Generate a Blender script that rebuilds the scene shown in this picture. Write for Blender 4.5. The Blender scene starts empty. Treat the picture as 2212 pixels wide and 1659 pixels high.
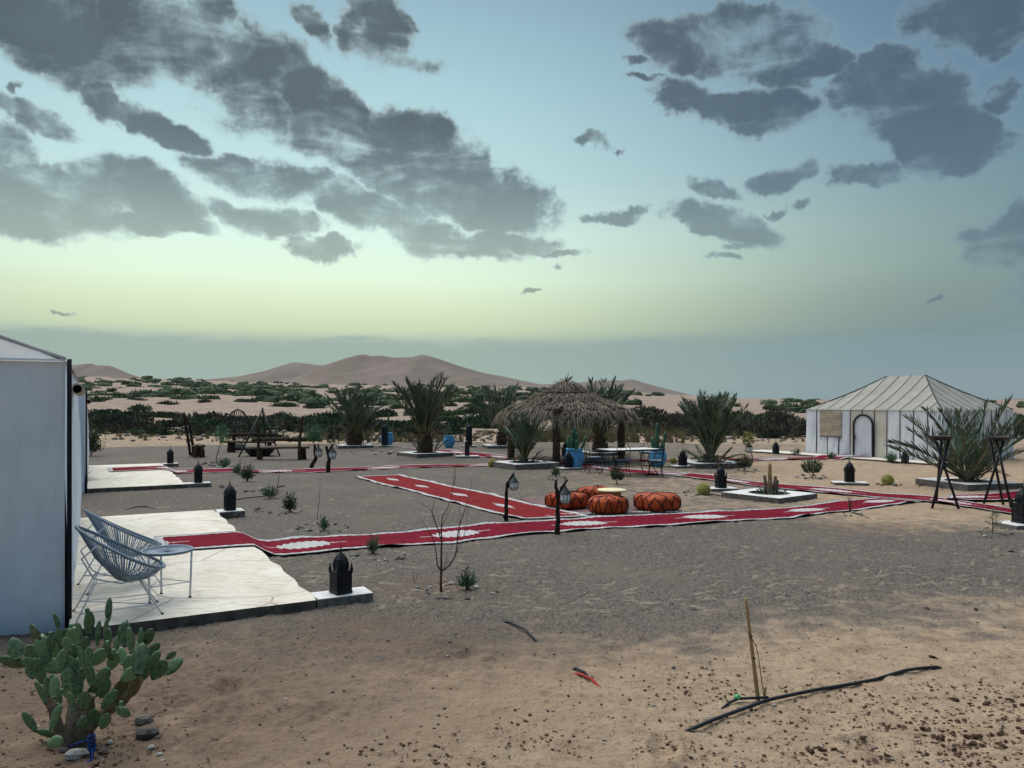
import bpy, math, random
import numpy as np
from mathutils import Vector, Matrix, Euler

random.seed(7)
sc = bpy.context.scene
col = sc.collection
R = math.radians

# ------------------------------------------------------------------ camera
EYE = 2.25                       # eye height above the camp ground, metres
cam_d = bpy.data.cameras.new('camera')
cam = bpy.data.objects.new('camera', cam_d)
col.objects.link(cam)
cam.location = (0, 0, EYE)
cam.rotation_euler = (R(90), 0, 0)
cam_d.sensor_width = 36
cam_d.lens = 27.03
cam_d.shift_y = 0.0183
cam_d.clip_start = 0.1
cam_d.clip_end = 20000
sc.camera = cam

# the survey of the place was taken in picture units of 2212 x 1659; these turn a
# sighting into a point on the ground (or at a known distance)
FOC, UX, HY = 1661.0, 1106.0, 870.0
def gp(u, v, z=0.0):
    t = (EYE - z) * FOC / (v - HY)
    return Vector(((u - UX) / FOC * t, t, z))
def at(u, v, y):
    return Vector(((u - UX) / FOC * y, y, EYE + (HY - v) / FOC * y))

# ------------------------------------------------------------------ render look
sc.view_settings.view_transform = 'Standard'
sc.view_settings.look = 'None'
sc.view_settings.gamma = 1.0
sc.view_settings.exposure = 0.0
sc.view_settings.use_curve_mapping = False
sc.cycles.use_denoising = True
sc.cycles.max_bounces = 6
sc.cycles.diffuse_bounces = 3
sc.cycles.glossy_bounces = 2
sc.cycles.transmission_bounces = 4
sc.cycles.transparent_max_bounces = 8
sc.cycles.volume_bounces = 1
sc.cycles.sample_clamp_indirect = 4.0

def lin(h):
    h = h.lstrip('#')
    o = []
    for i in (0, 2, 4):
        c = int(h[i:i+2], 16) / 255
        o.append(c / 12.92 if c <= 0.04045 else ((c + 0.055) / 1.055) ** 2.4)
    return (o[0], o[1], o[2], 1.0)

# ------------------------------------------------------------------ shader helper
class NT:
    def __init__(s, tree):
        s.t = tree; s.n = tree.nodes; s.l = tree.links
    def put(s, sock, val):
        if val is None: return
        if isinstance(val, bpy.types.NodeSocket): s.l.new(val, sock)
        else: sock.default_value = val
    def math(s, op, a, b=None, c=None, clamp=False):
        n = s.n.new('ShaderNodeMath'); n.operation = op; n.use_clamp = clamp
        for i, x in enumerate((a, b, c)):
            if x is not None: s.put(n.inputs[i], x)
        return n.outputs[0]
    def add(s, a, b): return s.math('ADD', a, b)
    def sub(s, a, b): return s.math('SUBTRACT', a, b)
    def mul(s, a, b): return s.math('MULTIPLY', a, b)
    def vm(s, op, a, b=None, out=0):
        n = s.n.new('ShaderNodeVectorMath'); n.operation = op
        s.put(n.inputs[0], a)
        if b is not None: s.put(n.inputs[1], b)
        return n.outputs[out]
    def step(s, x, lo, hi):
        n = s.n.new('ShaderNodeMapRange'); n.interpolation_type = 'SMOOTHSTEP'
        s.put(n.inputs[0], x); s.put(n.inputs[1], lo); s.put(n.inputs[2], hi)
        n.inputs[3].default_value = 0; n.inputs[4].default_value = 1
        return n.outputs[0]
    def mix(s, f, a, b, mode='MIX'):
        n = s.n.new('ShaderNodeMix'); n.data_type = 'RGBA'; n.blend_type = mode
        s.put(n.inputs[0], f); s.put(n.inputs[6], a); s.put(n.inputs[7], b)
        return n.outputs[2]
    def noise(s, vec, scale, detail=4, rough=0.55, dist=0.0, out=0):
        n = s.n.new('ShaderNodeTexNoise')
        if vec is not None: s.l.new(vec, n.inputs['Vector'])
        n.inputs['Scale'].default_value = scale; n.inputs['Detail'].default_value = detail
        n.inputs['Roughness'].default_value = rough; n.inputs['Distortion'].default_value = dist
        return n.outputs[out]
    def voro(s, vec, scale, feature='F1', out=0):
        n = s.n.new('ShaderNodeTexVoronoi'); n.feature = feature
        if vec is not None: s.l.new(vec, n.inputs['Vector'])
        n.inputs['Scale'].default_value = scale
        return n.outputs[out]
    def ramp(s, f, stops):
        n = s.n.new('ShaderNodeValToRGB'); e = n.color_ramp.elements
        e[0].position, e[0].color = stops[0]; e[1].position, e[1].color = stops[-1]
        for p, c in stops[1:-1]:
            x = e.new(p); x.color = c
        s.put(n.inputs[0], f); return n.outputs[0]
    def sep(s, v):
        n = s.n.new('ShaderNodeSeparateXYZ'); s.l.new(v, n.inputs[0]); return n.outputs
    def comb(s, x=0.0, y=0.0, z=0.0):
        n = s.n.new('ShaderNodeCombineXYZ')
        for i, q in enumerate((x, y, z)): s.put(n.inputs[i], q)
        return n.outputs[0]
    def mapping(s, v, loc=(0,0,0), rot=(0,0,0), scale=(1,1,1), kind='POINT'):
        n = s.n.new('ShaderNodeMapping'); n.vector_type = kind; s.l.new(v, n.inputs[0])
        n.inputs[1].default_value = loc; n.inputs[2].default_value = rot; n.inputs[3].default_value = scale
        return n.outputs[0]

# ------------------------------------------------------------------ sky
world = bpy.data.worlds.new('World'); sc.world = world; world.use_nodes = True
def build_sky():
    wt = world.node_tree; wt.nodes.clear(); k = NT(wt)
    out = k.n.new('ShaderNodeOutputWorld'); bg = k.n.new('ShaderNodeBackground')
    k.l.new(bg.outputs[0], out.inputs[0])
    tc = k.n.new('ShaderNodeTexCoord'); d = k.vm('NORMALIZE', tc.outputs['Generated'])
    x, y, z = k.sep(d)
    az = k.math('ARCTAN2', x, y)                    # 0 straight ahead, + to the right
    el = k.math('ARCSINE', z)
    eln = k.math('MULTIPLY', el, 1 / (math.pi / 2)) # 0 horizon .. 1 zenith
    def e_of(v): return math.atan((HY - v) / FOC) / (math.pi / 2)
    # clear twilight sky toward the glow and away from it
    glow = k.ramp(eln, [(0.0, lin('9cb0a6')), (e_of(742), lin('a6bbb0')), (e_of(715), lin('cbdbb8')), (e_of(665), lin('dbebc8')),
                        (e_of(610), lin('e4fbdf')), (e_of(520), lin('e0faee')), (e_of(400), lin('c6e6e8')), (e_of(200), lin('afd3dc')),
                        (e_of(0), lin('98b9cb')), (0.55, lin('86acc6')), (1.0, lin('8fb3cd'))])
    away = k.ramp(eln, [(0.0, lin('768d96')), (e_of(760), lin('778e94')), (e_of(690), lin('7a9091')), (e_of(600), lin('7d9596')),
                        (e_of(480), lin('708d97')), (e_of(380), lin('6a899c')), (e_of(200), lin('587897')), (e_of(0), lin('4c6c8c')), (0.55, lin('5f82a6')), (1.0, lin('88adc8'))])
    da = k.math('ABSOLUTE', k.sub(az, R(-17)))
    f_away = k.step(da, R(6), R(58))
    f_low = k.step(da, R(10), R(48))
    f = k.mix(k.step(el, R(2), R(14)), f_low, f_away)
    base = k.mix(f, glow, away)
    # the Nishita twilight adds the faint warm scatter low on the side of the glow
    ns = k.n.new('ShaderNodeTexSky'); ns.sky_type = 'NISHITA'; ns.sun_disc = False
    ns.sun_elevation = R(1.5); ns.sun_rotation = R(-17); ns.dust_density = 2.0
    base = k.mix(1.0, base, k.vm('MULTIPLY', ns.outputs[0], (0.0015, 0.0015, 0.0015)), 'ADD')
    # high cloud coordinates: a flat layer overhead
    zz = k.add(k.math('MAXIMUM', z, 0.0), 0.10)
    px, py = k.math('DIVIDE', x, zz), k.math('DIVIDE', y, zz)
    plane = k.comb(px, py, 0.0)
    ae = k.comb(az, el, 0.0)
    w1 = k.vm('SUBTRACT', k.noise(ae, 6.0, 2, 0.6, out=1), (0.5, 0.5, 0.5))
    w2 = k.vm('SUBTRACT', k.noise(ae, 24.0, 3, 0.7, out=1), (0.5, 0.5, 0.5))
    aw = k.vm('ADD', ae, k.vm('ADD', k.vm('MULTIPLY', w1, (0.13, 0.07, 0)), k.vm('MULTIPLY', w2, (0.07, 0.035, 0))))
    blobs = [ # u, v, half length, half height, tilt(deg, down to the right), weight
        (110,45,270,85,8,1), (330,45,150,70,25,1), (430,60,75,75,40,1), (120,110,170,38,4,.9), (540,125,90,62,38,1.05),
        (660,195,150,72,33,1.1), (780,265,150,62,30,1.1), (900,320,150,58,27,1.1), (1030,390,150,62,27,1.1), (1120,440,85,50,22,1),
        (700,300,150,40,25,.75), (840,385,170,52,22,1), (960,430,110,40,22,.9), (560,400,110,34,12,.85), (660,400,80,34,10,.8),
        (760,455,110,48,18,1.05), (880,500,120,48,20,1.05), (1000,540,110,28,8,.95), (1110,530,95,26,2,.9), (1210,550,60,9,0,.6),
        (690,540,68,18,4,.9), (600,490,75,28,6,.85), (230,200,62,42,32,1), (300,245,90,28,25,.85), (390,285,110,28,18,.9),
        (60,240,95,28,14,.9), (15,170,18,16,0,.7), (40,320,110,48,18,1), (130,400,180,52,10,1.05), (320,420,150,50,16,1.05),
        (90,465,190,42,3,1), (350,495,130,22,3,1), (520,475,80,26,18,.7), (1050,482,45,18,10,.8), (480,150,110,40,22,.55), (560,240,110,40,20,.5),
        (830,60,70,62,50,.95), (700,50,62,26,25,.85), (880,125,85,18,18,.7),
        (1560,70,195,60,6,1.1), (1690,130,105,45,14,1), (1500,195,65,38,10,.85), (1640,225,150,42,9,1.05), (1370,125,42,12,0,.7), (1400,158,60,7,0,.6),
        (1900,190,110,62,12,1.1), (1980,260,170,82,20,1.1), (2080,320,105,60,10,1.1), (1960,340,80,44,20,.9), (2180,230,50,30,-20,.7), (2190,200,40,30,0,.7),
        (1730,375,68,32,-12,1), (1880,385,70,24,8,.95), (1535,402,82,20,7,1), (1560,480,128,36,13,1.1), (1310,464,54,15,2,.85), (1265,300,48,13,10,.75), (1340,318,16,8,0,.6),
        (1685,452,32,8,3,.7), (1775,448,34,11,0,.65), (1570,556,46,9,2,.8), (1600,528,32,9,-12,.6), (2150,550,90,55,15,.9), (2230,520,90,60,10,1), (2230,620,60,40,20,.8), (2100,40,150,70,10,.75), (2180,100,80,30,-12,.7),
        (1155,640,18,4,-4,.6), (1222,577,10,5,0,.6), (136,653,24,4,3,.7), (215,694,18,3,3,.6), (2025,644,36,5,3,.5)]
    wx, wy, _ = k.sep(aw)
    quad = k.comb(k.mul(wx, wx), k.mul(wx, wy), k.mul(wy, wy)); linr = k.comb(wx, wy, 1.0)
    field = None
    for (u, v, ru, rv, tilt, wt_) in blobs:
        a0 = math.atan((u - UX) / FOC); c = math.cos(a0)
        e0 = math.atan((HY - v) / FOC * c)
        ra, rb, t = 1.13 * ru / FOC * c * c, 1.13 * rv / FOC * c, R(-tilt)
        ct, st = math.cos(t), math.sin(t)
        A = (ct/ra)**2 + (st/rb)**2; B = 2*ct*st*(1/ra**2 - 1/rb**2); C = (st/ra)**2 + (ct/rb)**2
        D = -2*A*a0 - B*e0; E = -2*C*e0 - B*a0; F_ = A*a0*a0 + B*a0*e0 + C*e0*e0
        q = k.add(k.vm('DOT_PRODUCT', quad, (-wt_*A, -wt_*B, -wt_*C), 1), k.vm('DOT_PRODUCT', linr, (-wt_*D, -wt_*E, wt_ - wt_*F_), 1))
        field = q if field is None else k.math('MAXIMUM', field, q)
    field = k.math('SMOOTH_MIN', k.math('MAXIMUM', field, -0.9), 0.5, 0.5)
    # the same broken layer carries on outside the frame
    outside = k.step(k.math('ABSOLUTE', az), R(36), R(52))
    high = k.step(el, R(27), R(36))
    outside = k.math('MAXIMUM', outside, high)
    far_f = k.math('MULTIPLY_ADD', k.noise(plane, 0.9, 3, 0.6), 3.2, -2.0)
    field = k.math('ADD', k.mul(field, k.sub(1.0, outside)), k.mul(far_f, outside))
    rot = k.mapping(ae, rot=(0, 0, R(26)), scale=(0.42, 1.10, 1))      # streets of cloud drift down to the right
    n_b = k.noise(rot, 15.0, 7, 0.58, 0.5)
    n_c = k.noise(ae, 40.0, 5, 0.62, 0.3)
    n_mix = k.add(k.mul(n_b, 0.78), k.mul(n_c, 0.22))
    tx = k.math('MULTIPLY_ADD', n_mix, 5.0, -2.47)
    dens = k.add(k.mul(field, 2.05), tx)
    soft = k.math('MULTIPLY_ADD', f_away, 0.25, 0.78)
    mask = k.step(dens, -0.12, soft)
    thick = k.step(dens, 0.05, 1.2)
    veil = k.mul(k.step(k.add(k.mul(field, 1.6), k.add(k.mul(tx, 0.9), 0.55)), 0.0, 1.3), 0.42)
    # undersides: grey, tinted by the sky around them; thin edges glow
    cl_l = k.mix(thick, lin('a2b8bd'), lin('58666e'))
    cl_r = k.mix(thick, lin('748e9e'), lin('50667a'))
    cloud = k.mix(f_away, cl_l, cl_r)
    tex = k.math('MULTIPLY_ADD', k.noise(ae, 13.0, 4, 0.6), 0.6, 0.71)
    cloud = k.vm('MULTIPLY', cloud, k.comb(tex, tex, tex))
    low = k.step(el, R(10), R(21))
    cloud = k.mix(k.mul(k.sub(1.0, low), 0.38), cloud, base)
    base_v = k.mix(veil, base, k.mix(f_away, lin('93aab0'), lin('7590a2')))
    sky = k.mix(k.mul(mask, 0.96), base_v, cloud)
    # low haze bank along the horizon with a ragged upper edge
    edge = k.math('MULTIPLY_ADD', k.noise(k.comb(k.mul(az, 4.0), k.mul(el, 22.0), 0.0), 2.0, 5, 0.65), 0.055, R(4.55) - 0.0275)
    bank = k.sub(1.0, k.step(k.sub(el, edge), -0.010, 0.006))
    bank_c = k.mix(f, lin('9cb1a6'), lin('8098a0'))
    sky = k.mix(k.mul(bank, k.math('MULTIPLY_ADD', f, -0.30, 0.9)), sky, bank_c)
    # below the horizon: far sand under the haze
    sky = k.mix(k.step(el, R(-2.5), R(-0.3)), lin('7f776f'), sky)
    k.l.new(sky, bg.inputs[0]); bg.inputs[1].default_value = 1.0
build_sky()
world.cycles.sampling_method = 'NONE'

# ------------------------------------------------------------------ sky fill (broad, very soft lamp added high up to lift the ground)
sky_fill_d = bpy.data.lights.new('sky_fill', 'SUN'); sky_fill_d.energy = 3.5; sky_fill_d.angle = R(70); sky_fill_d.color = (1.0, 0.97, 0.92)
sky_fill = bpy.data.objects.new('sky_fill', sky_fill_d); col.objects.link(sky_fill)
_sd = Vector((math.sin(R(-35)) * math.cos(R(60)), math.cos(R(-35)) * math.cos(R(60)), math.sin(R(60))))
sky_fill.rotation_euler = (-_sd).to_track_quat('-Z', 'Y').to_euler()

# ------------------------------------------------------------------ materials
def shade(name, rough=0.8, spec=0.3):
    m = bpy.data.materials.new(name); m.use_nodes = True
    k = NT(m.node_tree); b = k.n['Principled BSDF']
    b.inputs['Roughness'].default_value = rough
    b.inputs['Specular IOR Level'].default_value = spec
    return m, k, b
def bump(k, b, h, strength=0.4, dist=0.02):
    n = k.n.new('ShaderNodeBump'); n.inputs['Strength'].default_value = strength; n.inputs['Distance'].default_value = dist
    k.l.new(h, n.inputs['Height']); k.l.new(n.outputs[0], b.inputs['Normal'])
def coords(k, which='Object'):
    return k.n.new('ShaderNodeTexCoord').outputs[which]
def two_tone(name, c1, c2, scale=8, rough=0.8, spec=0.3, bs=0.3, bd=0.01, stretch=(1,1,1), vary=0.0, fine=0):
    m, k, b = shade(name, rough, spec)
    v = coords(k)
    if stretch != (1,1,1): v = k.mapping(v, scale=stretch)
    n = k.noise(v, scale, 6, 0.62)
    c = k.mix(k.step(n, 0.3, 0.7), lin(c1), lin(c2))
    if fine:
        n2 = k.noise(v, fine, 3, 0.6)
        c = k.mix(k.mul(k.step(n2, 0.45, 0.75), 0.5), c, lin(c1))
    if vary:
        oi = k.n.new('ShaderNodeObjectInfo')
        g = k.math('MULTIPLY_ADD', oi.outputs['Random'], 2 * vary, 1 - vary)
        c = k.vm('MULTIPLY', c, k.comb(g, g, g))
    k.put(b.inputs['Base Color'], c)
    if bs: bump(k, b, n, bs, bd)
    return m
M = {}
M['iron'] = two_tone('iron', '0e1014', '1a1d22', 30, 0.6, 0.4, 0.2, 0.004)
M['lantern'] = two_tone('lantern_metal', '090c11', '121922', 14, 0.6, 0.35, 0.3, 0.004)
M['wood'] = two_tone('weathered_wood', '2b231d', '564536', 9, 0.85, 0.2, 0.6, 0.02, (1,1,0.25), 0.12, 40)
M['woodtop'] = two_tone('worn_plank', '4a3d31', '7d6d5a', 8, 0.8, 0.2, 0.5, 0.01, (0.2,1,1), 0.1, 60)
M['branch'] = two_tone('dark_branch', '1d1613', '3c2c25', 20, 0.85, 0.2, 0.7, 0.02)
M['twig'] = two_tone('red_twig', '4a302a', '745048', 20, 0.8, 0.2, 0.3, 0.005)
M['bamboo'] = two_tone('bamboo', '8a6d46', 'b59a6d', 7, 0.6, 0.3, 0.2, 0.005, (1,1,0.2))
M['frond'] = two_tone('palm_leaf', '334538', '5c7159', 3, 0.55, 0.4, 0, 0, (1,1,1), 0.3)
M['frond_dry'] = two_tone('dry_palm_leaf', '5d4c36', '8d7755', 3, 0.8, 0.2, 0, 0, (1,1,1), 0.25)
M['rachis'] = two_tone('palm_stem', '5c5b3c', '85795a', 4, 0.6, 0.3, 0)
M['trunk'] = two_tone('palm_trunk', '3a2f26', '6b5a48', 11, 0.9, 0.1, 0.9, 0.05, (1,1,2.2), 0.1, 45)
M['thatch'] = two_tone('palm_thatch', '594f46', 'a89a89', 16, 0.9, 0.1, 0.2, 0.01, (1,1,1), 0, 60)
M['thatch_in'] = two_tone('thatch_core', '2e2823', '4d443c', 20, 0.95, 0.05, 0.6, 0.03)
M['pot'] = two_tone('blue_pot', '3f86b8', '66a8d2', 5, 0.6, 0.35, 0.3, 0.01, (1,1,1), 0.06, 30)
M['soil'] = two_tone('soil', '3a2d25', '5a4638', 25, 0.95, 0.1, 0.8, 0.03)
M['cactus'] = two_tone('columnar_cactus', '33523f', '567a5e', 9, 0.6, 0.3, 0.2, 0.01, (1,1,1), 0.12)
M['pear'] = two_tone('prickly_pear_skin', '35503b', '5f7e5a', 5, 0.5, 0.4, 0.25, 0.006, (1,1,1), 0.28, 70)
def pear_mat():
    m, k, b = shade('prickly_pear_pad', .55, .35); v = coords(k)
    oi = k.n.new('ShaderNodeObjectInfo').outputs['Random']
    n = k.noise(v, 2.2, 5, .6); n2 = k.noise(v, 14, 3, .6)
    c = k.mix(k.step(n, .3, .7), lin('34503a'), lin('5f7e5a'))
    c = k.mix(k.mul(k.step(oi, .6, 1.0), .6), c, lin('78946c'))
    c = k.mix(k.mul(k.step(n2, .55, .75), .35), c, lin('7c7a55'))
    dots = k.sub(1.0, k.step(k.voro(k.mapping(v, scale=(1, .6, 1)), 5.5), .10, .17))
    c = k.mix(k.mul(dots, .8), c, lin('b3ad86'))
    g = k.math('MULTIPLY_ADD', oi, .5, .75)
    c = k.vm('MULTIPLY', c, k.comb(g, g, g))
    k.put(b.inputs['Base Color'], c); bump(k, b, k.add(n2, dots), .3, .01); return m
M['pear'] = pear_mat()
M['pear_old'] = two_tone('prickly_pear_old', '57553a', '7c744f', 8, 0.75, 0.2, 0.4, 0.01, (1,1,1), 0.15)
M['bark'] = two_tone('cactus_bark', '5b4f44', '8a7c6c', 16, 0.9, 0.1, 0.8, 0.03)
M['barrel'] = two_tone('barrel_cactus_skin', '6d7438', '9a9a55', 10, 0.6, 0.3, 0.2)
M['spine'] = two_tone('barrel_spine', 'b9ad5c', 'd8cb80', 12, 0.6, 0.3, 0)
M['shrub'] = two_tone('shrub_leaf', '3c5a42', '6d8a68', 6, 0.65, 0.3, 0, 0, (1,1,1), 0.25)
M['rosemary'] = two_tone('dark_shrub_leaf', '2c3f2e', '57694a', 6, 0.7, 0.25, 0, 0, (1,1,1), 0.2)
M['desert_bush'] = two_tone('desert_bush_leaf', '31432f', '566847', 1.2, 0.8, 0.15, 0, 0, (1,1,1), 0.28)
M['desert_bush_grey'] = two_tone('grey_bush_leaf', '45423a', '6a6455', 1.2, 0.85, 0.1, 0, 0, (1,1,1), 0.25)
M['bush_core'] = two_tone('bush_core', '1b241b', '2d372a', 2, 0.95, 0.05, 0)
M['dry_grass'] = two_tone('dry_grass_blade', '6a6148', '8f8464', 2, 0.8, 0.2, 0)
M['concrete'] = two_tone('raw_concrete', '57514d', '86807a', 9, 0.9, 0.15, 0.6, 0.02, (1,1,1), 0.08, 50)
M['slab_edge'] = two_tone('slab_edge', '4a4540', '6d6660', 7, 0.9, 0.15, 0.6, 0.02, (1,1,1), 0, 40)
M['white_top'] = two_tone('whitewash', 'c9c6c2', 'e6e4e0', 5, 0.7, 0.25, 0.25, 0.006, (1,1,1), 0, 35)
M['rod'] = two_tone('white_rod', 'bfc4cc', 'd9dde2', 10, 0.4, 0.5, 0)
M['cord'] = two_tone('grey_cord', '5e6f80', '8496a5', 40, 0.45, 0.45, 0)
M['pane'] = two_tone('milky_pane', 'dde6e6', 'f2f6f6', 6, 0.3, 0.5, 0)
M['green_metal'] = two_tone('green_black_metal', '14231f', '22352f', 20, 0.5, 0.5, 0)
M['pipe'] = two_tone('black_pipe', '181c22', '2b3138', 9, 0.6, 0.3, 0.15, 0.004)
M['red_pipe'] = two_tone('red_pipe', '8c2a22', 'ad4034', 9, 0.7, 0.2, 0)
M['rope'] = two_tone('blue_rope', '1d3566', '34569a', 40, 0.8, 0.2, 0.5, 0.004)
M['plastic'] = two_tone('green_plastic', '3f9c55', '66c47a', 20, 0.4, 0.5, 0.3, 0.004)
M['yellow'] = two_tone('cream_paint', 'd8cf9c', 'ece4b8', 6, 0.6, 0.3, 0.15, 0.004)
M['ochre'] = two_tone('ochre_wood', 'a5702e', 'c98f48', 9, 0.7, 0.3, 0.2, 0.006)
M['stone_g'] = two_tone('grey_stone', '4f4b48', '827b74', 9, 0.85, 0.2, 0.5, 0.02, (1,1,1), 0.3)
M['stone_w'] = two_tone('pale_stone', '8f8b84', 'bdb8b0', 9, 0.8, 0.2, 0.4, 0.02, (1,1,1), 0.25)
M['clod'] = two_tone('earth_clod', '44332a', '77604d', 22, 0.95, 0.1, 0.8, 0.02, (1,1,1), 0.25, 70)
M['floor_table'] = M['yellow']
M['pouf_band'] = two_tone('black_braid', '1a1413', '2d2421', 30, 0.8, 0.2, 0)

def cloth_mat(name, c1, c2, grime=0.0):
    m, k, b = shade(name, 0.85, 0.15)
    v = coords(k)
    n = k.noise(v, 1.4, 5, 0.6); n2 = k.noise(k.mapping(v, scale=(6, 6, 0.7)), 2.0, 4, 0.6)
    c = k.mix(k.step(n, 0.3, 0.75), lin(c1), lin(c2))
    c = k.mix(k.mul(k.step(n2, 0.5, 0.8), 0.18), c, lin('a39c90'))
    if grime:
        z = k.sep(v)[2]
        g = k.math('SUBTRACT', 1.0, k.step(k.add(z, k.mul(n, 0.3)), 0.05, 0.55))
        c = k.mix(k.mul(g, grime), c, lin('8d7b68'))
    weave = k.noise(v, 160, 2, 0.5)
    k.put(b.inputs['Base Color'], c)
    bump(k, b, k.add(k.mul(n2, 0.6), k.mul(weave, 0.06)), 0.35, 0.03)
    return m
M['tent_white'] = cloth_mat('tent_white_canvas', 'd9dee4', 'e9ecef', 0.2)
M['tent_cream'] = cloth_mat('tent_cream_canvas', 'd0c9ba', 'dfd9cc', 0.12)
M['tent_roof'] = cloth_mat('tent_roof_canvas', '9c998e', 'aca89d')
M['tent_shaded'] = cloth_mat('shade_tinted_canvas', 'd2deea', 'e2ebf4', 0.25)  # bluish shade of the camera-facing wall put into the left tents' cloth colour
M['tent_roof_grey'] = cloth_mat('left_roof_canvas', 'b0aeac', 'bfbdba')  # greyer roof colour, used on the left tents only
M['burlap'] = two_tone('burlap', 'a0927d', 'c2b49e', 4, 0.9, 0.1, 0.5, 0.01, (1,1,6), 0, 60)
M['seam'] = two_tone('black_seam_tape', '16181f', '262a33', 10, 0.8, 0.2, 0)

def slab_mat():
    m, k, b = shade('patio_screed', 0.75, 0.25)
    v = coords(k, 'Object')
    n = k.noise(v, 0.9, 5, 0.6); n2 = k.noise(k.mapping(v, rot=(0,0,R(30)), scale=(1.6, 7, 1)), 3.0, 6, 0.65, 0.6)
    c = k.mix(k.step(n, 0.3, 0.7), lin('d6ccba'), lin('e8e0d2'))
    c = k.mix(k.mul(k.step(n2, 0.45, 0.68), 0.7), c, lin('b0a390'))
    n3 = k.noise(v, 0.7, 3, 0.5)
    c = k.mix(k.mul(k.step(n3, 0.55, 0.72), 0.35), c, lin('c9a99c'))
    st = k.step(k.noise(v, 2.3, 6, .7), .56, .74)
    c = k.mix(k.mul(st, .4), c, lin('94826e'))
    cr = k.voro(v, .55, 'DISTANCE_TO_EDGE')
    c = k.mix(k.mul(k.sub(1.0, k.step(k.add(cr, k.math('MULTIPLY_ADD', n2, .03, -.015)), .003, .008)), .6), c, lin('6f6558'))
    k.put(b.inputs['Base Color'], c); bump(k, b, n2, 0.25, 0.01)
    return m
M['slab'] = slab_mat()

# ------------------------------------------------------------------ numpy noise
_rng = np.random.RandomState(11)
_perm = np.tile(_rng.permutation(512), 3)
_gx = np.cos(np.linspace(0, 2 * np.pi, 512, endpoint=False)); _gy = np.sin(np.linspace(0, 2 * np.pi, 512, endpoint=False))
def pnoise(x, y):
    xi = np.floor(x).astype(np.int64); yi = np.floor(y).astype(np.int64)
    xf = x - xi; yf = y - yi
    xi &= 511; yi &= 511
    u = xf * xf * xf * (xf * (xf * 6 - 15) + 10); v = yf * yf * yf * (yf * (yf * 6 - 15) + 10)
    def g(ix, iy, dx, dy):
        h = _perm[_perm[ix & 511] + (iy & 511)]
        return _gx[h] * dx + _gy[h] * dy
    a = g(xi, yi, xf, yf); b = g(xi + 1, yi, xf - 1, yf)
    c = g(xi, yi + 1, xf, yf - 1); d = g(xi + 1, yi + 1, xf - 1, yf - 1)
    return (a + u * (b - a)) * (1 - v) + (c + u * (d - c)) * v
def fbm(x, y, f, octv=4, gain=0.5):
    s = 0; a = 1.0
    for i in range(octv):
        s = s + a * pnoise(x * f + 17.3 * i, y * f - 9.1 * i); a *= gain; f *= 2.03
    return s
def sstep(x, a, b):
    t = np.clip((x - a) / (b - a), 0, 1); return t * t * (3 - 2 * t)

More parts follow.
